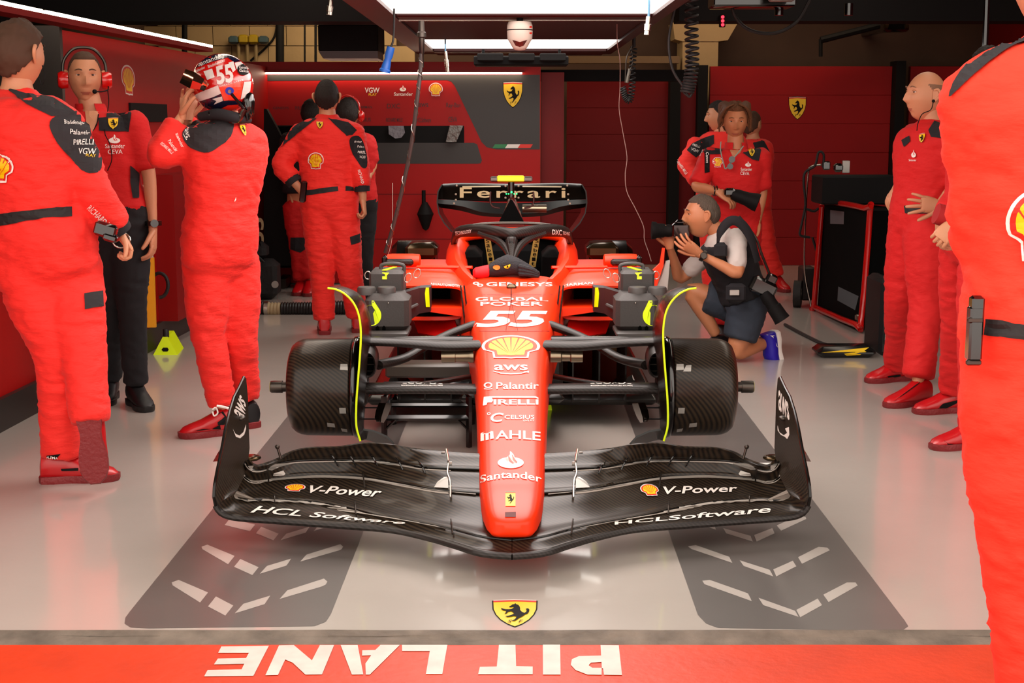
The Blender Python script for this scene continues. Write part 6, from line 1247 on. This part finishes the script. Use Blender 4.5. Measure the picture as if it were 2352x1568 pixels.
marks(p, [('poly', [(1672, 336), (1708, 336), (1700, 352), (1684, 362), (1678, 350)], M_SKIN2, 'open_neckline'), ('poly', [(1618, 332), (1655, 318), (1662, 330), (1660, 345), (1655, 355), (1625, 355), (1612, 350)], M_SBLK), ('poly', [(1716, 322), (1738, 330), (1748, 345), (1742, 370), (1728, 367), (1706, 352), (1712, 340)], M_SBLK), ('shield', (1718, 342, 1733, 360)), ('shell', (1636, 361, 1661, 384)), ('flame', (1711, 371, 1724, 383)), ('Santander', (1701, 385, 1726, 392)), ('CEVA', (1700, 394, 1720, 402)),
          ('poly', [(1619, 350), (1630, 350), (1629, 395), (1618, 398)], M_BLK, 'camera_strap'), ('Canon', RQ(1625, 363, 24, 6, 1.6)), ('MAHLE', RQ(1608, 348, 16, 6, 0)), ('PIRELLI', RQ(1604, 357, 14, 4, 0))])
b = MB(); b.tube([at(x, y, 9.42) for x, y in ((1656, 325), (1655, 345), (1662, 375), (1667, 388), (1680, 370), (1700, 345), (1708, 335))], .004, 6, 3); b.build('lanyard', mat('lanyard_pale', '#8a9a90', .6), p['root'])
b = MB(); b.lathe([(0, .022), (.004, .022)], at(1681, 366, 9.40), (0, -1, 0), 14); b.lathe([(0, .02), (.004, .02)], at(1677, 382, 9.40), (0, -1, 0), 14); b.tube([at(1681, 366, 9.4), at(1677, 385, 9.4)], .003, 6); b.build('sunglasses', M_BLKG, p['root'])
for dz in (0, 6): b = MB(); w = at(1640+dz, 438, 9.32); b.tube([w+Vector((0, .034*cos(a), .034*sin(a))) for a in [2*pi*i/14 for i in range(15)]], .004, 6); b.build('bracelet', M_BLKG, p['root'])
cm = thing('handheld_camera', 'black camera held at the waist by the long-haired young man', 'camera', at(1690, 450, 9.3))
b = MB(); pbox(b, 1664, 432, 1692, 452, 9.24, .08, bev=.015); b.build('camera_body', M_BLKG, cm); b = MB(); b.lathe([(0, .034), (.03, .042), (.10, .046), (.16, .06), (.18, .06), (.18, .05)], at(1682, 445, 9.27), (.85, -.2, -.3), 16); b.build('lens', M_BLK, cm)
Y = 11.6
p = person('dark-haired man in profile facing left behind the long-haired young man', dict(head=(1652, 268, Y), neck=(1660, 304, Y), pel=(1650, 470, Y), sh_r=(1600, 335, Y-.1), el_r=(1574, 378, Y-.15), wr_r=(1606, 425, Y-.25), sh_l=(1680, 330, Y+.1), el_l=(1690, 390, Y), wr_l=(1680, 430, Y), hip_r=(1636, 478, Y), kn_r=(1634, 580, Y), an_r=(1634, 675, Y), hip_l=(1662, 478, Y), kn_l=(1664, 580, Y), an_l=(1664, 675, Y)),
    (.0, 1), dict(k=1.0, hk=1.05, hf=(-1, .1, -.05), vs=.018, vc=.016, wear=[SU], hair=dict(front=.07, side=.01, back=-.07, th=.01), hand_r=((.5, -.3, -.5), (1, 0, 0), .8, 1), hand_l=((0, 0, -1), (1, 0, 0), .5, 1), shoe_l=((1664, 690, 12.4), M_BOOT, M_SOLE), shoe_r=((1634, 690, 12.4), M_BOOT, M_SOLE)))
marks(p, [('poly', [(1640, 310), (1615, 318), (1590, 330), (1578, 345), (1598, 362), (1612, 350), (1640, 330)], M_SBLK), ('RICHARD MILLE', RQ(1567, 383, 40, 6, .95)), ('VGW', RQ(1596, 345, 16, 7, .3)), ('PIRELLI', RQ(1599, 335, 16, 5, .3))])
Y = 12.6
p = person('person looking away with one leg stepped out, behind the long-haired young man, right side', dict(head=(1727, 288, Y), neck=(1730, 320, Y), pel=(1728, 470, Y), sh_r=(1752, 345, Y), el_r=(1758, 400, Y), wr_r=(1745, 450, Y), sh_l=(1700, 345, Y), el_l=(1695, 400, Y), wr_l=(1700, 450, Y), hip_r=(1740, 480, Y), kn_r=(1762, 570, Y-.1), an_r=(1786, 640, 12.5), hip_l=(1715, 480, Y), kn_l=(1715, 560, Y), an_l=(1715, 645, Y)),
    (.7, .7), dict(k=.95, hk=1.0, vs=.02, vc=.018, wear=[SU], hair=dict(front=.07, side=.0, back=-.07, th=.01), hair_m=M_HAIRS, hand_r=((0, 0, -1), (1, 0, 0), .5, 1), hand_l=((0, 0, -1), (1, 0, 0), .5, 1), shoe_l=((1740, 670, 12.3), M_BOOT, M_SOLE), shoe_r=((1810, 660, 12.3), M_BOOT, M_SOLE)))
marks(p, [('poly', [(1735, 318), (1755, 325), (1768, 350), (1760, 372), (1742, 360), (1730, 330)], M_SBLK)])
# ---- kneeling photographer
Y = 8.8
p = person('kneeling grey-haired photographer in white shirt, black vest and slate shorts', dict(head=(1612, 497, Y), neck=(1656, 540, Y), pel=(1718, 705, Y), sh_l=(1690, 548, Y-.16), el_l=(1694, 628, Y-.3), wr_l=(1606, 583, Y-.28), sh_r=(1650, 560, Y+.16), el_r=(1562, 640, Y+.2), wr_r=(1538, 566, Y+.02),
    hip_l=(1716, 715, Y-.09), kn_l=(1692, 806, Y-.12), an_l=(1772, 782, Y+.05), hip_r=(1700, 705, Y+.1), kn_r=(1588, 668, Y+.12), an_r=(1646, 770, Y+.12)),
    (-1, -.02), dict(k=1.0, girth=1.02, hk=1.12, lg=.95, hf=(-1, -.12, .0), hu=(-.15, 0, 1), bare=1, vs=.012, collar=1, skin=M_SKIN2, hair=dict(front=.08, side=.015, back=-.05, th=.009, nz=.003), hair_m=M_HAIRG, hand_l=((-.8, -.1, .55), (.1, .6, .4), .35, 1, 1.1, .25), hand_r=((-.2, -.1, .9), (-.3, -.8, 0), .5, -1),
    wear=[('tee_shirt', M_TEE, (.0, 1.03), .72, 0, .014, .004), ('shorts', M_SHORT, (-.2, .2), 0, .7, .026, .005), ('vest', M_SBLK, (.02, .93), 0, 0, .034, .006)], shoe_r=((1590, 790, Y), M_BSH, M_BSH)))
a0 = p['G']['an_l']; shoe(p['root'], a0+Vector((-.005, -.04, -.02)), a0+Vector((.05, -.05, -.6)), M_BLUE, M_SUITW, .30, Vector((-.85, -.5, -.1)).normalized(), None, .075, 1.1); bs_ = [o for o in p['root'].children if o.name.startswith('shoe')][-1]
for k in range(3): PG([(1775+k*7, 772+k*1), (1779+k*7, 771+k*1), (1790+k*6, 796-k*3), (1786+k*6, 798-k*3)], tgt(bs_), M_SUITW, bs_, 'white_stripe', off=.003)
b = MB(); w = p['G']['wr_l']; e = p['G']['el_l']; d_ = (w-e).normalized(); b.lathe([(-.011, .032), (-.011, .036), (.011, .036), (.011, .032)], w-d_*.025, d_, 18); b.lathe([(0, .022), (.008, .022), (.012, .018)], w-d_*.025+Vector((0, -.034, .004)), (0, -1, .1), 18); b.build('wrist_watch', M_DSTEEL, p['root'])
TP = tgt(p['tee_shirt'], p['vest'], p['shorts'])
b = MB(); b.tube([at(x, y, Yq) for x, y, Yq in ((1648, 570, 8.56), (1653, 535, 8.52), (1676, 508, 8.5), (1700, 512, 8.5), (1724, 545, 8.52), (1740, 600, 8.56))], [.02, .026, .03, .03, .03, .026], 10, 4, flat=.4, ref=(0, 0, 1)); b.build('vest_strap', M_SBLK, p['root'])
b = MB(); b.tube([at(x, y, Yq) for x, y, Yq in ((1698, 497, 8.7), (1735, 545, 8.58), (1750, 585, 8.55), (1768, 630, 8.55), (1778, 660, 8.55))], .008, 8, 4); b.build('camera_strap', M_DSTEEL, p['root'])
b = MB(); b.box(at(1690, 672, 8.5), (.12, .05, .12), bev=.02); b.build('vest_pocket', M_SBLK, p['root']); b = MB(); b.box(at(1655, 575, 8.52), (.08, .05, .10), bev=.02); b.build('vest_pocket', M_SBLK, p['root'])
b = MB(); b.box(at(1687, 672, 8.46), (.06, .01, .035), bev=.004); b.build('shiny_clip', M_TAPE, p['root'])
c1 = thing('photo_camera', 'black camera with wide lens held to the photographer\'s face', 'camera', at(1550, 525, 8.7))
b = MB(); pbox(b, 1544, 512, 1584, 548, 8.72, .09, bev=.015); pbox(b, 1552, 505, 1574, 516, 8.74, .06, bev=.015); b.build('camera_body', M_BLKG, c1)
b = MB(); b.lathe([(0, .036), (.03, .04), (.05, .038), (.06, .044), (.10, .046), (.11, .054), (.135, .056), (.135, .045)], at(1546, 530, 8.77), (-1, 0, .02), 24); b.build('lens', M_BLK, c1)
c2 = thing('slung_camera', 'black camera with long telephoto lens hanging at the photographer\'s hip', 'camera', at(1760, 660, 8.5))
b = MB(); R_ = Matrix.Rotation(.45, 3, 'Y'); b.box(at(1752, 660, 8.5), (.16, .09, .11), R_, bev=.02); b.box(at(1772, 640, 8.5), (.06, .07, .06), R_, bev=.012); b.build('camera_body', M_BLKG, c2)
p0, p1_ = at(1755, 672, 8.48), at(1797, 735, 8.45); b = MB(); L = (p1_-p0).length; b.lathe([(0, .035), (.05, .042), (.07, .038), (L*.5, .04), (L*.52, .046), (L*.85, .048), (L, .052), (L, .04)], p0, p1_-p0, 20); b.build('telephoto_lens', M_BLK, c2)
# red and grey plastic foot pump piece in front of photographer
ph = thing('red_grey_panel', 'upright red and grey plastic panel beside the right cooling blower', 'panel', at(1520, 620, 7.6))
b = MB(); b.prism([at(x, y, 7.6) for x, y in ((1522, 570), (1527, 570), (1524, 610), (1514, 640), (1508, 660), (1501, 658), (1506, 625), (1500, 620), (1516, 605))], (0, 1, 0), .03); b.build('red_shell', M_RED, ph, smooth=False)
b = MB(); b.prism([at(x, y, 7.62) for x, y in ((1530, 600), (1539, 598), (1533, 665), (1508, 660), (1520, 635))], (0, 1, 0), .03); b.build('grey_shell', M_TAPE, ph, smooth=False)
# ---- bald man on the right
Y = 7.6
p = person('bald man in red team shirt with hand on hip, facing left at the right side', dict(head=(2127, 222, Y), neck=(2142, 288, Y), pel=(2118, 520, Y), sh_l=(2165, 325, Y-.15), el_l=(2205, 420, Y-.2), wr_l=(2158, 472, Y-.25), sh_r=(2110, 320, Y+.15), el_r=(2098, 375, Y+.2), wr_r=(2066, 420, Y+.2), hip_l=(2135, 530, Y-.08), kn_l=(2128, 690, Y-.12), an_l=(2108, 880, 7.35), hip_r=(2098, 530, Y+.08), kn_r=(2072, 690, Y+.15), an_r=(2062, 845, 8.05)),
    (-.9, -.4), dict(k=1.0, girth=1.12, lg=1.12, hk=1.12, hf=(-.97, -.2, .08), collar=1, wear=[('team_shirt', M_SHIRT, (-.1, 1.02), .95, 0, .018, .005), ('overall_legs', M_SHIRT, (-.2, .17), 0, 1.93, .022, .006)], hair=dict(side=.0, back=-.055, th=.003, nz=.001, bald=True), hair_m=mat('hair_stubble', '#85604a', .8), hand_l=((-.9, -.15, .1), (.1, .9, -.2), .25, 1, 1.1, .3), hand_r=((-.55, 0, -.8), (.5, 0, -.4), .5, -1),
    shoe_l=((1990, 925, 7.2), M_BOOT, M_SOLE), shoe_r=((1975, 865, 7.95), M_BOOT, M_SOLE)))
marks(p, [('poly', [(2146, 278), (2160, 285), (2165, 318), (2140, 315), (2133, 300)], M_SBLK), ('poly', [(2072, 322), (2090, 312), (2092, 325), (2078, 338)], M_SBLK), ('shield', [(2114, 309), (2127, 307), (2124, 330), (2111, 330)]), ('flame', (2096, 343, 2106, 362)), ('Santander', (2090, 365, 2107, 370)),
          ('poly', [(2078, 472), (2140, 470), (2150, 475), (2148, 490), (2080, 490)], M_BELT, 'belt')])
b = MB(); b.tube([at(x, y, 7.42) for x, y in ((2144, 232, ), (2138, 252), (2118, 262), (2108, 285), (2106, 300))], .0025, 6, 4); b.ball(at(2144, 232, 7.46), .009, 8); b.build('earpiece_wire', M_BLK, p['root'])
for s_ in ('shoe_l', 'shoe_r'):
    sh = p[s_]; tg = tgt(sh); q = [(2190-130, 925), (2090, 905), (2110, 902)] 
PG([(2025, 872), (2040, 863), (2068, 859), (2068, 864), (2045, 872), (2025, 875)], tgt(p['shoe_r']), M_BLK, p['shoe_r'], 'side_stripe', off=.003); PG([(2096, 865), (2115, 875), (2150, 880), (2110, 882)], tgt(p['shoe_l']), M_BLK, p['shoe_l'], 'side_stripe', off=.003)
# ---- person behind the big foreground figure
Y = 6.75
p = person('crew member in red overalls, torso hidden behind foreground figure, hands clasped', dict(head=(2270, 170, Y), neck=(2275, 260, Y), pel=(2240, 560, Y), sh_l=(2330, 300, Y), el_l=(2320, 430, Y), wr_l=(2190, 512, Y-.2), sh_r=(2220, 300, Y+.1), el_r=(2215, 430, Y+.1), wr_r=(2162, 505, Y-.1), hip_l=(2262, 575, Y-.1), kn_l=(2240, 770, Y-.2), an_l=(2236, 1000, 6.35), hip_r=(2215, 575, Y+.1), kn_r=(2200, 740, Y+.2), an_r=(2188, 905, 7.15)),
    (-.8, -.5), dict(k=1.0, lg=.95, hk=1.05, collar=1, wear=[('racing_overalls', M_SHIRT, (-.2, 1.02), 1.8, 1.93, .022, .006)], hair=dict(front=.07), hand_l=((-.6, -.1, -.7), (-.3, .3, -.5), 1.1, 1), hand_r=((0, -.2, -1), (.7, .1, 0), .9, -1, 1.15), shoe_l=((2140, 1035, 6.3), M_BOOT, M_SOLE), shoe_r=((2095, 945, 7.1), M_BOOT, M_SOLE)))
PG([(2150, 940), (2165, 927), (2200, 918), (2200, 924), (2178, 935), (2160, 940)], tgt(p['shoe_r']), M_BLK, p['shoe_r'], 'side_stripe', off=.003); PG([(2168, 1012), (2178, 1018), (2210, 1018), (2236, 1014), (2236, 1019), (2200, 1024), (2175, 1024)], tgt(p['shoe_l']), M_BLK, p['shoe_l'], 'side_stripe', off=.003)
b = MB(); b.tube([at(2150, 490, 6.6), at(2172, 497, 6.6)], [.05, .05], 12); b.build('cuff', mat('cuff_red', '#a00c10', .8), p['root'])
# ---- big foreground figure at the right edge
Y = 2.9
p = person('large crew member in orange-red overalls seen from behind, cropped by the right edge', dict(head=(2420, -60, Y), neck=(2440, 110, Y), pel=(2440, 860, Y), sh_l=(2265, 235, Y), el_l=(2270, 540, Y+.05), wr_l=(2330, 600, Y+.35), sh_r=(2640, 235, Y), el_r=(2720, 560, Y), wr_r=(2760, 830, Y-.05), hip_l=(2365, 900, Y), kn_l=(2372, 1330, Y), an_l=(2395, 1780, Y), hip_r=(2520, 900, Y), kn_r=(2530, 1330, Y), an_r=(2540, 1780, Y)),
    (.05, 1), dict(k=1.04, girth=1.06, lg=1.1, collar=1, wear=[('racing_overalls', M_SUITF, (-.2, 1.02), 1.85, 1.92, .024, .007)], hair=dict(front=.06), hand_l=((.2, 1, 0), (0, 0, -1), .6, 1), hand_r=((0, 0, -1), (-1, 0, 0), .6, -1), shoe_l=((2395, 1700, 3.6), M_BOOT, M_SOLE), shoe_r=((2540, 1700, 3.6), M_BOOT, M_SOLE)))
marks(p, [('poly', cr2([(2184, 222), (2200, 180), (2235, 140), (2290, 105), (2352, 70), (2440, 60), (2440, 80), (2352, 100), (2310, 120), (2250, 165), (2205, 205)], 3), M_PATCH), ('shell', (2314, 428, 2492, 600)), ('poly', [(2268, 732), (2352, 745), (2520, 755), (2520, 790), (2352, 778), (2264, 768)], M_BELT, 'belt')])
rd = MB(); rd.box(at(2238, 765, 2.80), (.028, .03, .115), bev=.006); rd.box(at(2243, 706, 2.80), (.026, .028, .05), bev=.006); rd.build('hip_radio', M_BLKG, p['root'])
rd = MB(); rd.box(at(2240, 735, 2.79), (.03, .012, .012), bev=.003); rd.build('radio_clip', M_DSTEEL, p['root']); rd = MB(); rd.box(at(2236, 832, 2.79), (.03, .012, .012), bev=.003); rd.build('radio_clip', M_DSTEEL, p['root'])
